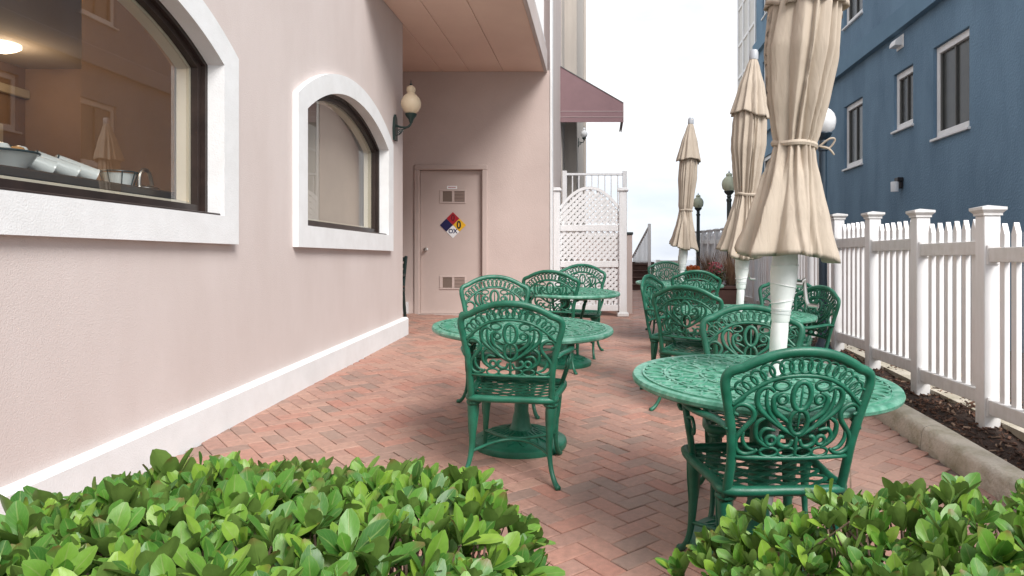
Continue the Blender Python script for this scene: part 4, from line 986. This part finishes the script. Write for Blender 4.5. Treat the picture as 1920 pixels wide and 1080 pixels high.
def make_chair(name, loc, rz, label):
    t_ = thing(name, label, 'chair', group='green cast metal patio chairs')
    bk = link('backrest', CH['backrest'], t_)
    for me in CH['ring']: link('ring', me, bk)
    for me in CH['oval']: link('oval', me, bk)
    for me in CH['scroll']: link('scroll', me, bk)
    se = link('seat', CH['seat'], t_); sl = link('seat_lattice', CH['seat_lattice'], se); sl['kind'] = 'stuff'
    for me in CH['leg']: link('leg', me, t_)
    for me in CH['armrest']: link('armrest', me, t_)
    link('stretcher', CH['stretcher'], t_)
    t_.matrix_world = on_ground(loc[0], loc[1], rz)
    return t_
def facing(fx, fy): return atan2(-fx, fy)
chairs = [
 ((.58,2.53), radians(8), 'green chair with its back to the camera at the nearest table, behind the right shrub'),
 ((-.455,3.64), radians(-1), 'green chair with its back to the camera at the left table, full legs in view'),
 ((.715,3.22), facing(-.10,-1), 'green chair facing the camera behind the nearest table and its white umbrella pole'),
 ((-.72,4.84), facing(.31,-.95), 'pale green chair facing the camera behind the left table, in front of the door'),
 ((-.44,6.42), facing(.10,1), 'dark green chair with its back to the camera at the small far left table'),
 ((-.25,7.2), facing(-.10,-1), 'green chair in front of the white lattice screen, facing the camera'),
 ((.71,5.08), facing(.45,.89), 'dark green chair, back to the camera, at the left of the middle umbrella table'),
 ((.68,5.76), facing(.90,-.43), 'green chair turned to the right at the left of the middle umbrella table'),
 ((.95,7.36), facing(-.05,1), 'green chair with its back to the camera at the farthest umbrella table'),
 ((.88,8.95), facing(.02,-1), 'green chair on the far side of the farthest table, near the timber steps'),
 ((1.52,5.80), facing(-.4,-.9), 'green chair behind the middle table, before the dark blue lamp post'),
 ((1.36,5.14), facing(-.93,-.36), 'green chair turned sideways to the left beside the picket fence')]
proto = None
for loc, rz, lab in chairs:
    if proto is None: proto = make_chair('patio_chair', loc, rz, lab); continue
    c = copy_tree(proto); c['label'] = lab; c.matrix_world = on_ground(loc[0], loc[1], rz)

# ================================================================== TABLES
def table_top_relief():
    b = MB()
    def P(r, a, z=0): return (r*cos(a), r*sin(a), z)
    for r in (.488, .40, .255, .12): b.tube([P(r, 2*pi*i/64, .001) for i in range(64)], .006, 4, closed=True, up=(0,0,1), flat=.7)
    for k in range(40):
        a = 2*pi*k/40; c = Vector(P(.444, a)); 
        b.tube([c + Vector((.036*cos(q)*cos(a)-.03*sin(q)*sin(a), .036*cos(q)*sin(a)+.03*sin(q)*cos(a), .001)) for q in [2*pi*i/12 for i in range(12)]], .005, 4, closed=True, up=(0,0,1), flat=.8)
    for k in range(16):
        a = 2*pi*k/16; d = pi/16
        for s in (1, -1):
            Q = [(.262,a),(.295,a+s*d*.75),(.335,a+s*d*.95),(.375,a+s*d*.6),(.372,a+s*d*.22),(.345,a+s*d*.25),(.34,a+s*d*.5)]
            b.tube(catmull([Vector(P(r, t, .001)) for r, t in Q], 3), .007, 4, up=(0,0,1), flat=.7)
        b.tube([P(.27, a, .001), P(.325, a, .001)], .006, 4, up=(0,0,1), flat=.7)
    for k in range(10):
        a = 2*pi*k/10; d = pi/10
        for s in (1, -1):
            Q = [(.125,a),(.16,a+s*d*.9),(.205,a+s*d*.95),(.24,a+s*d*.45),(.225,a+s*d*.1),(.20,a+s*d*.3)]
            b.tube(catmull([Vector(P(r, t, .001)) for r, t in Q], 3), .0065, 4, up=(0,0,1), flat=.7)
    for k in range(14):
        a = 2*pi*k/14; b.tube([P(.05,a,.001),P(.085,a+.12,.001),P(.115,a,.001)], .006, 4, up=(0,0,1), flat=.7)
    return b.mesh('relief', M['table'], 30)
tm = mat('green_table_enamel', (.05,.225,.145), .2, col2=(.20,.40,.31), vscale=22, ramp=(.4,.7), bump=.25, bscale=150, bdist=.002, obj_vary=.06)  # paler mottling puts the wet sheen of the tops into the colour
M['table'] = tm; wear(tm, (.45,.58,.52), .66, (.03,.14,.09))
TB = {}
TB['relief'] = table_top_relief()
b = MB(); b.lathe([(0,.709),(.50,.709),(.515,.713),(.528,.710),(.533,.699),(.530,.687),(.518,.679),(.49,.678),(.488,.693),(0,.695)], 72); 
TB['top'] = b.mesh('tabletop', M['table'], 35)
b = MB(); b.lathe([(.0,.697),(.13,.696),(.13,.668),(.06,.65),(.045,.6),(.042,.2),(.05,.17),(.055,.13),(.07,.09),(.0,.085)], 24); TB['pedestal'] = b.mesh('pedestal', M['green'], 40)
b = MB(); b.lathe([(0,.1),(.07,.098),(.13,.085),(.21,.06),(.245,.048),(.262,.044),(.274,.036),(.278,.018),(.274,0),(0,0)], 48)
for k in range(16):
    a = 2*pi*k/16
    for s in (1,-1):
        b.tube(catmull([Vector(((r)*cos(a+s*t), r*sin(a+s*t), z)) for r, t, z in ((.08,.0,.098),(.13,.12,.087),(.18,.13,.073),(.225,.0,.056))], 3), .006, 4)
TB['base'] = b.mesh('base', M['green'], 40)
tables = [((.64,2.81), 'nearest green round table with a white umbrella pole through it'), ((-.476,4.08), 'green round table at the left with no umbrella'),
          ((-.36,6.62), 'small looking green round table in front of the lattice screen'), ((1.10,5.30), 'green round table under the middle umbrella beside the fence'), ((.94,8.30), 'farthest green round table under the last umbrella')]
for (x, y), lab in tables:
    t_ = thing('patio_table', lab, 'table', group='green round cast metal tables')
    tp = link('tabletop', TB['top'], t_); rl_ = link('relief', TB['relief'], tp, (0,0,.711)); link('pedestal', TB['pedestal'], t_); link('base', TB['base'], t_)
    t_.matrix_world = on_ground(x, y, rnd.random()*6.28)

# ================================================================== UMBRELLAS
def pleat(th, z, cre, seed, drift=.25):
    """0 in the creases between folds, 1 on the crowns; creases wander with height"""
    n = len(cre); best = None
    cs_ = []
    for i, (c0, ph, d) in enumerate(cre):
        cs_.append(c0 + drift*d*noise.noise((z*1.6+ph, i*3.1, seed)) )
    cs_.sort(); th = th % (2*pi)
    for i in range(n):
        a, b_ = cs_[i], cs_[(i+1) % n]
        if i == n-1: b_ += 2*pi
        t_ = th if th >= a else th + 2*pi
        if a <= t_ < b_:
            u = (t_-a)/(b_-a); pk = .16+.68*((i*.618+seed*.37) % 1)
            q = u/pk if u < pk else (1-u)/(1-pk)
            return q*(1.3-.3*q) , i, u
    return 1, 0, 0
def cloth(prof, amp, ncre, seed, zbot, hem=.05, nth=168, nz=60, inner=True, two=False, droop=0, turn=0):
    r = random.Random(seed); wds = [.45+1.3*r.random() for _ in range(ncre)]; tw_ = sum(wds); acc = 0; cre = []
    for q_ in wds: cre.append((acc*2*pi/tw_, r.random()*9, .6+r.random())); acc += q_
    hr = [r.gauss(0, 1) for _ in range(ncre)]
    nb = 9; wb_ = [.35+1.6*r.random() for _ in range(nb)]; tb_ = sum(wb_); acc = 0; creb = []
    for q_ in wb_: creb.append((acc*2*pi/tb_, r.random()*9, .6+r.random())); acc += q_
    zs = [prof[0][0] + (prof[-1][0]-prof[0][0])*i/nz for i in range(nz+1)]
    def rad(z):
        for i in range(len(prof)-1):
            a, b_ = prof[i], prof[i+1]
            if min(a[0], b_[0])-1e-9 <= z <= max(a[0], b_[0])+1e-9:
                t_ = (z-a[0])/(b_[0]-a[0]); t_ = t_*.65 + .35*t_*t_*(3-2*t_)
                return a[1]+(b_[1]-a[1])*t_, a[2]+(b_[2]-a[2])*t_
        return prof[-1][1], prof[-1][2]
    vs_ = []; fs = []
    for z in zs:
        R_, A_ = rad(z); f = max(0, (zbot+.35-z)/.35)
        for j in range(nth):
            th = 2*pi*j/nth
            p_, i, u = pleat(th, z, cre, seed)
            if two:
                k_ = max(0, min(1, (1.57-z)/.16)); k_ = k_*k_*(3-2*k_)
                if k_ > 0: p_ = p_*(1-k_*.78) + k_*.78*pleat(th, z, creb, seed+3)[0]
            rr_ = R_*(1-A_*(1-p_)) * (1 + .05*hr[i]*A_*2) * (1+.03*noise.noise((cos(th)*1.3, sin(th)*1.3, z*2.2+seed)))
            zz = z + (f**2)*hem*(.12*(1-p_)+.4*noise.noise((cos(th)*1.2, sin(th)*1.2, seed*3.3))*2) + f*f*.018*sin(th*2+seed) + f*f*droop*sin(th + turn)
            if inner and z < zbot+.045: rr_ *= 1.012
            tw = .10*noise.noise((z*1.5, seed, 4))
            vs_.append((rr_*cos(th+tw), rr_*sin(th+tw), zz))
    for i in range(nz):
        for j in range(nth):
            j2 = (j+1) % nth; fs.append((i*nth+j, i*nth+j2, (i+1)*nth+j2, (i+1)*nth+j))
    if inner:          # turned-in hem and the inside of the skirt
        o_ = len(vs_); last = vs_[nz*nth:(nz+1)*nth]
        for k, (sc_, dz) in enumerate(((.97,.004),(.86,.06),(.45,.16),(.12,.22))):
            vs_ += [(p[0]*sc_, p[1]*sc_, p[2]+dz) for p in last]
        rows_ = [nz*nth] + [o_+k*nth for k in range(4)]
        for a, c in zip(rows_, rows_[1:]):
            for j in range(nth):
                j2 = (j+1) % nth; fs.append((a+j, a+j2, c+j2, c+j))
    b = MB(); b.add(vs_, fs); return b
def umbrella(label, x, y, lean, seed, dz=0, wide=1.0, rotz=0, tier=2.195, rp=.024, body=1.0):
    t_ = thing('patio_umbrella', label, 'umbrella', group='closed beige patio umbrellas')
    b = MB(); b.tube([(0,0,.05),(0,0,.93)], rp, 14); b.tube([(0,0,.5),(0,0,2.66)], .019, 12); po_ = part('pole', b, M['white_plastic'], t_, 40)
    b = MB(); b.lathe([(rp,.70),(rp+.005,.71),(rp+.006,.84),(rp+.004,.865),(rp,.866)], 16); part('pole_sleeve', b, M['white_plastic'], t_, 40)
    b = MB(); b.lathe([(.0,.865),(.033,.865),(.037,.875),(.040,.93),(.050,.99),(.056,1.07),(.052,1.13),(.042,1.18),(.028,1.23),(.022,1.245),(0,1.25)], 24); ho = part('crank_housing', b, M['white_plastic'], t_, 40)
    b = MB()
    for z, r_ in ((.905,.0405),(.918,.0415)): b.lathe([(r_-.002,z-.005),(r_,z-.004),(r_,z+.004),(r_-.002,z+.005)], 24)
    part('tape_band', b, M['tape'], ho, 40)
    b = MB()
    for z, r_, sl in ((.952,.0455,.25),(1.02,.0535,-.12),(1.10,.0555,.10)): b.tube([(r_*cos(a), r_*sin(a), z+sl*r_*cos(a+.6)) for a in [2*pi*i/32 for i in range(32)]], .0022, 5, closed=True)
    part('wrapping', b, M['white_plastic'], ho, True)
    b = MB(); b.tube([(.045,-.01,1.03),(.075,-.015,1.03)], .016, 10); b.tube(catmull([Vector(p) for p in ((.075,-.015,1.03),(.088,-.02,1.05),(.092,-.02,1.02),(.10,-.03,.96),(.112,-.035,.945))], 4), .0075, 8); b.tube([(.108,-.035,.945),(.128,-.07,.945)], .009, 8)
    part('crank_handle', b, M['steel'], t_, True)
    W = wide
    prof = [(2.64,.030,.2),(2.50,.075*W,.2),(2.30,.125*W*body,.16),(2.14,.142*W*body,.17),(1.98,.146*W*body,.19),(1.80,.122*W*body,.24),(1.65,.094*W,.30),(1.595,.080*W,.30),(1.55,.088*W,.32),(1.44,.118*W,.33),(1.30,.158*W,.36),(1.17,.200*W,.40)]
    b = cloth(prof, .2, 16, seed, 1.17, .07, 216, 80, True, True, .068, radians(rotz)); part('canopy', b, M['fabric'], t_, 'all')
    prof = [(2.66,.028,.10),(2.58,.055*W,.16),(2.42,.105*W,.20),(tier,.158*W,.22)]
    b = cloth(prof, .2, 12, seed+5, tier, .05, 150, 26); part('top_tier', b, M['fabric'], t_, 'all')
    b = MB(); b.tube([(.079*W*(1+.05*sin(5*a))*cos(a), .079*W*(1+.05*sin(5*a))*sin(a), 1.595+.004*sin(3*a)) for a in [2*pi*i/40 for i in range(40)]], .0085, 6, closed=True, up=(0,0,1), flat=1.4)
    for s in (1,-1):
        b.tube(catmull([Vector((.06*W+.01, -.06*W, 1.595)), Vector((.075*W+.02, -.07*W-.015, 1.605+.02*s)), Vector((.10*W+.02, -.075*W-.01, 1.595+.03*s)), Vector((.095*W+.01, -.07*W, 1.59)), Vector((.06*W+.01,-.06*W,1.595))], 5), .004, 5)
    part('tie_strap', b, M['fabric'], t_, True)
    b = MB(); b.lathe([(.0,2.645),(.034,2.645),(.036,2.66),(.034,2.70),(.028,2.72),(.0,2.725)], 16); part('finial', b, M['grey_plastic'], t_, 40)
    g_ = G(x, y)
    t_.matrix_world = Matrix.Translation((x, y, g_+dz)) @ Matrix.Rotation(radians(lean), 4, 'Y') @ Matrix.Rotation(radians(rotz), 4, 'Z')
umbrella('largest closed beige umbrella, through the nearest table', .672, 2.81, 4.6, 11, .07, 1.08, 20, 2.14, .030)
umbrella('middle closed beige umbrella, partly hidden behind the largest one', 1.045, 5.30, 3.2, 23, .02, 1.02, 60, body=.94)
umbrella('smallest closed beige umbrella standing at the farthest table', .95, 8.30, 3.3, 35, .0, .98, 130, body=.82)

# ================================================================== BENCH in the recess
be = thing('iron_bench', 'dark green cast iron bench end showing past the corner beside the door', 'bench', (-3.25, 9.35, G(-3.0, 9.35)))
for s in (.0, -1.1):
    b = MB(); x = .52 + s
    b.tube(catmull([Vector(p) for p in ((x,.22,.0),(x,.16,.2),(x,.13,.40),(x,.18,.62),(x,.26,.86))], 5), .022, 8)
    b.tube(catmull([Vector(p) for p in ((x,-.26,.0),(x,-.2,.2),(x,-.22,.40),(x,-.2,.52),(x,-.1,.6),(x,.0,.6),(x,.17,.6))], 5), .022, 8)
    b.tube([(x,-.22,.41),(x,.14,.39)], .022, 8)
    b.tube([(x, -.04+.09*(1-i/26)*cos(i*.5), .5+.07*(1-i/26)*sin(i*.5)) for i in range(22)], .012, 6)
    b.tube([(x, -.02+.12*(1-i/26)*cos(i*.5), .25+.10*(1-i/26)*sin(i*.5)) for i in range(22)], .012, 6)
    part('cast_end', b, M['dark_iron'], be, True)
for i in range(5): part('slat', MB().cbox(-.60, .54, -.22+i*.072, -.165+i*.072, .43, .455, .005), M['wood_step'], be)
for i in range(4): part('slat', MB().cbox(-.60, .54, .145+i*.03, .165+i*.03, .52+i*.09, .58+i*.09, .005), M['dark_iron'], be)

# ================================================================== SHRUBS
def leaf_geo(var):
    r = random.Random(50+var); rows_, cols_ = 6, 4
    L_ = 1.0; vs_ = []; uv = []; fold = .14+.16*r.random(); curl = r.uniform(-.10,.22); wv = r.uniform(.44,.55); tw = r.uniform(-.12,.12)
    for i in range(rows_+1):
        v = i/rows_
        wd = wv*.5*(sin(pi*min(1, v**1.05*.5/.60)) if v < .6 else max(0, 1-((v-.6)/.405)**1.9)**.62)
        wd = max(wd, .028 if v < .9 else (.05 if v == 1 else 0))
        for j in range(cols_+1):
            u = j/cols_*2-1
            saw = 1+.03*sin(i*9+j)
            x = wd*u*saw; z = fold*abs(x) - curl*(v**2)*.6 + .02*sin(6*v+u*2+var); x += tw*v*v*.4
            vs_.append((x, v*L_, z)); uv.append((j/cols_, v))
    fs = []
    for i in range(rows_):
        for j in range(cols_):
            a = i*(cols_+1)+j; fs.append((a, a+1, a+cols_+2, a+cols_+1))
    return vs_, fs, uv
LEAVES = [leaf_geo(i) for i in range(5)]
def uv_mesh(name, vs_, fs, uv, m_):
    me = bpy.data.meshes.new(name); me.from_pydata(vs_, [], fs)
    ul = me.uv_layers.new(name='UVMap'); idx = [0]*len(me.loops); me.loops.foreach_get('vertex_index', idx)
    flat = []
    for i in idx: flat += uv[i]
    ul.data.foreach_set('uv', flat); me.polygons.foreach_set('use_smooth', [True]*len(me.polygons)); me.materials.append(m_); me.update(); return me
LEAF_ME = [uv_mesh('leaf', *L_, M['leaf']) for L_ in LEAVES]
LEAF_Y = uv_mesh('leaf', *LEAVES[1], M['leaf_yellow'])
def shrub(name, label, height, region, n_tips, seed, leaf_len, stems, open_=0.0):
    r = random.Random(seed)
    x0, x1, y0, y1 = region; tips = []; tries = 0; md = .058
    grid = {}
    while len(tips) < n_tips and tries < 60000:
        tries += 1; x, y = x0+(x1-x0)*r.random(), y0+(y1-y0)*r.random(); h = height(x, y)
        if h is None: continue
        lay = 0 if r.random() < .72 else (1 if r.random() < .6 else 2)
        k = (int(x/md), int(y/md), lay)
        if k in grid: continue
        if open_ and noise.noise((x*4.2, y*4.2, seed)) > .55-open_: continue
        grid[k] = 1
        e = .04; hx = height(x+e, y); hy = height(x, y+e)
        nx_ = -(hx-h)/e if hx is not None else .8*(1 if x > (x0+x1)/2 else -1); ny_ = -(hy-h)/e if hy is not None else .6
        ax = Vector((max(-1.5,min(1.5,nx_))*.55, max(-1.5,min(1.5,ny_))*.55 - .10, 1)) + Vector((r.gauss(0,.28), r.gauss(0,.28), 0)); ax.normalize()
        z = h - .075*lay - abs(r.gauss(0,.018)) + (.02 if r.random() < .12 else 0)
        tips.append((Vector((x, y, z)), ax, lay))
    root = thing(name, label, 'shrub', ((x0+x1)/2, (y0+y1)/2, G((x0+x1)/2, (y0+y1)/2)))
    off = Vector(root.location); allL = []
    for p, ax, lay in tips:
        n_ = r.randint(6, 9); a0 = r.random()*6.28; q = ax.to_track_quat('Z', 'Y').to_matrix().to_4x4()
        sc_ = leaf_len*(.66+.62*r.random())
        for i in range(n_):
            inner_ = i < 3
            tilt = radians(r.gauss(18, 8) if inner_ else r.gauss(42, 13)); s = sc_*(.75 if inner_ else 1)*(.78+.4*r.random())
            a = a0 + i*2.4 + r.gauss(0,.15)
            T = Matrix.Translation(p) @ q @ Matrix.Rotation(a, 4, 'Z') @ Matrix.Translation((0, .004, .006*(n_-i)/n_)) @ Matrix.Rotation(pi/2-tilt, 4, 'X') @ Matrix.Rotation(r.gauss(0,.22), 4, 'Y') @ Matrix.Scale(s, 4)
            # leaf upper face looks towards the twig axis
            var = r.randrange(5); allL.append((T, var, lay, p))
    def score(e):
        T, var, lay, p = e; c = T @ Vector((0, .5, 0)); nrm = (T.to_3x3() @ Vector((0,0,1))).normalized(); vdir = (Vector((0,0,EYE))-c)
        a, b_ = px(c.x, max(c.y, .1), c.z)
        if not (5 < a < 1915 and b_ < 1075): return -1
        return abs(nrm.dot(vdir.normalized()))*(T.to_scale()[1]/vdir.length)**2*(1 if lay == 0 else .2)*(1+.8*(c.z-p.z))
    allL.sort(key=score, reverse=True)
    I = Matrix.Translation(-off)
    for T, var, lay, p in allL[:300]: link('leaf', LEAF_ME[var], root, mat=I @ T)
    vs_, fs, uv = [], [], []
    for T, var, lay, p in allL[300:]:
        V, F, U = LEAVES[var]; k = len(vs_); TT = I @ T
        vs_ += [tuple(TT @ Vector(v)) for v in V]; fs += [tuple(i+k for i in f) for f in F]; uv += U
    fo_ = link('foliage', uv_mesh('foliage', vs_, fs, uv, M['leaf']), root); fo_['kind'] = 'stuff'
    # twigs from the tips down to a few crowns near the ground
    bases = [(Vector((x0+(x1-x0)*(.12+.76*r.random()), y0+(y1-y0)*(.15+.7*r.random()), 0))) for _ in range(stems)]
    for b_ in bases: b_.z = G(b_.x, b_.y)-.02
    groups = {}
    for p, ax, lay in tips:
        i = min(range(stems), key=lambda k: (bases[k].xy-p.xy).length); groups.setdefault(i, []).append((p, ax))
    for i, tp in groups.items():
        b = MB(); B = bases[i]
        for p, ax in tp:
            mid = p - ax*.10 - Vector((0,0,.03)) + Vector((r.gauss(0,.012), r.gauss(0,.012), 0)); low = B.lerp(mid, .45) + Vector((r.gauss(0,.03), r.gauss(0,.03), 0))
            b.tube([v-off for v in (B+Vector((r.gauss(0,.02), r.gauss(0,.02), 0)), low, mid, p)], [.007,.0055,.004,.0026], 4)
        part('branches', b, M['bark'], root, True, fix=False)
    return root, off, tips
def smooth01(t): t = max(0, min(1, t)); return t*t*(3-2*t)
def h_left(x, y):
    xr = -.17 + .10*(1.75-y)*(1) - .05*noise.noise((y*3, 1, 1))       # right-hand edge drifts outward towards the camera
    if x > xr or y > 2.02 + .05*noise.noise((x*4, 2, 2)): return None
    xl = -1.43 + .05*noise.noise((y*3, 6, 1))
    if x < xl: return None
    e = min(1, (xr-x)/.38, (x-xl)/.16+.25); f = min(1, (2.05-y)/.30)
    return .40 + .255*sqrt(max(0, 1-(1-e)**2))*1.0*(.45+.55*sqrt(max(0, 1-(1-f)**2))) + .03*noise.noise((x*2.6, y*2.6, 3)) + .018*noise.noise((x*7, y*7, 5)) + .0*x
def h_right(x, y):
    xl = .20 + .05*noise.noise((y*3, 4, 1))
    if x < xl or y > 2.02 + .06*noise.noise((x*4, 5, 2)): return None
    e = min(1, (x-xl)/.85); f = min(1, (2.06-y)/.3)
    return .29 + .305*sqrt(max(0, 1-(1-e)**2))*(.5+.5*sqrt(max(0, 1-(1-f)**2))) + .03*noise.noise((x*3, y*3, 8)) + .02*noise.noise((x*7, y*7, 9)) - .05*max(0, x-1.15)
shrub('evergreen_shrub', 'dense evergreen shrub with upright glossy leaves at the bottom left', h_left, (-1.5, -.05, .7, 2.1), 980, 3, .074, 12)
root, off, tips = shrub('evergreen_shrub', 'looser evergreen shrub with bare brown twigs showing at the bottom right', h_right, (.15, 2.0, .75, 2.1), 900, 8, .068, 12, .12)
for (x, y, z, a, s) in ((.62,1.78,.575,.4,.06), (.95,1.72,.50,2.0,.05)):
    o = link('yellow_leaf', LEAF_Y, root, mat=Matrix.Translation(Vector((x,y,z))-off) @ Matrix.Rotation(a, 4, 'Z') @ Matrix.Rotation(.5, 4, 'X') @ Matrix.Scale(s, 4)); o['label'] = 'yellowing leaf'
b = MB(); r = random.Random(4)
for k in range(7):      # bare grey sticks
    p = Vector((.62+r.gauss(0,.10), 1.75+r.gauss(0,.08), .42)); d = Vector((r.gauss(.05,.12), r.gauss(0,.12), .16+.06*r.random()))
    b.tube([p-off, p+d*.5+Vector((r.gauss(0,.01),0,0))-off, p+d-off], [.005,.004,.002], 5)
part('bare_sticks', b, M['bark'], root, True)
sb = MB(); n = 30
for (xa, xb, ya, yb) in ((-1.5,0.02,.2,1.98), (.22,2.02,.2,1.96)):
    vs_ = []; fs = []
    for j in range(n+1):
        for i in range(n+1):
            x, y = xa+(xb-xa)*i/n, ya+(yb-ya)*j/n; ed = min(1, 6*min(i, n-i, j, n-j)/n)
            vs_.append((x, y, G(x, y)+.004+ed*(.05+.02*noise.noise((x*9,y*9,1)))))
    for j in range(n):
        for i in range(n): a = j*(n+1)+i; fs.append((a, a+1, a+n+2, a+n+1))
    sb.add(vs_, fs)
soil = tag(part('planting_soil', sb, M['mulch'], smooth='all'), kind='structure')
lv = MB(); r = random.Random(21)
for k in range(420):
    x, y = .25+1.7*r.random(), .9+1.05*r.random(); z = G(x, y)+.07+.05*r.random(); a = r.random()*6.28; s = .015+.018*r.random()
    T = Matrix.Translation((x,y,z)) @ Matrix.Rotation(a, 4, 'Z') @ Matrix.Rotation(r.gauss(0,.5), 4, 'X')
    lv.add([T @ Vector(p) for p in ((0,-s,0),(s*.5,0,s*.25),(0,s,0),(-s*.5,0,s*.2),(0,0,-s*.1))], [(0,1,4),(1,2,4),(2,3,4),(3,0,4)])
tag(part('leaf_litter', lv, M['dry_leaf'], soil, fix=False), kind='stuff')
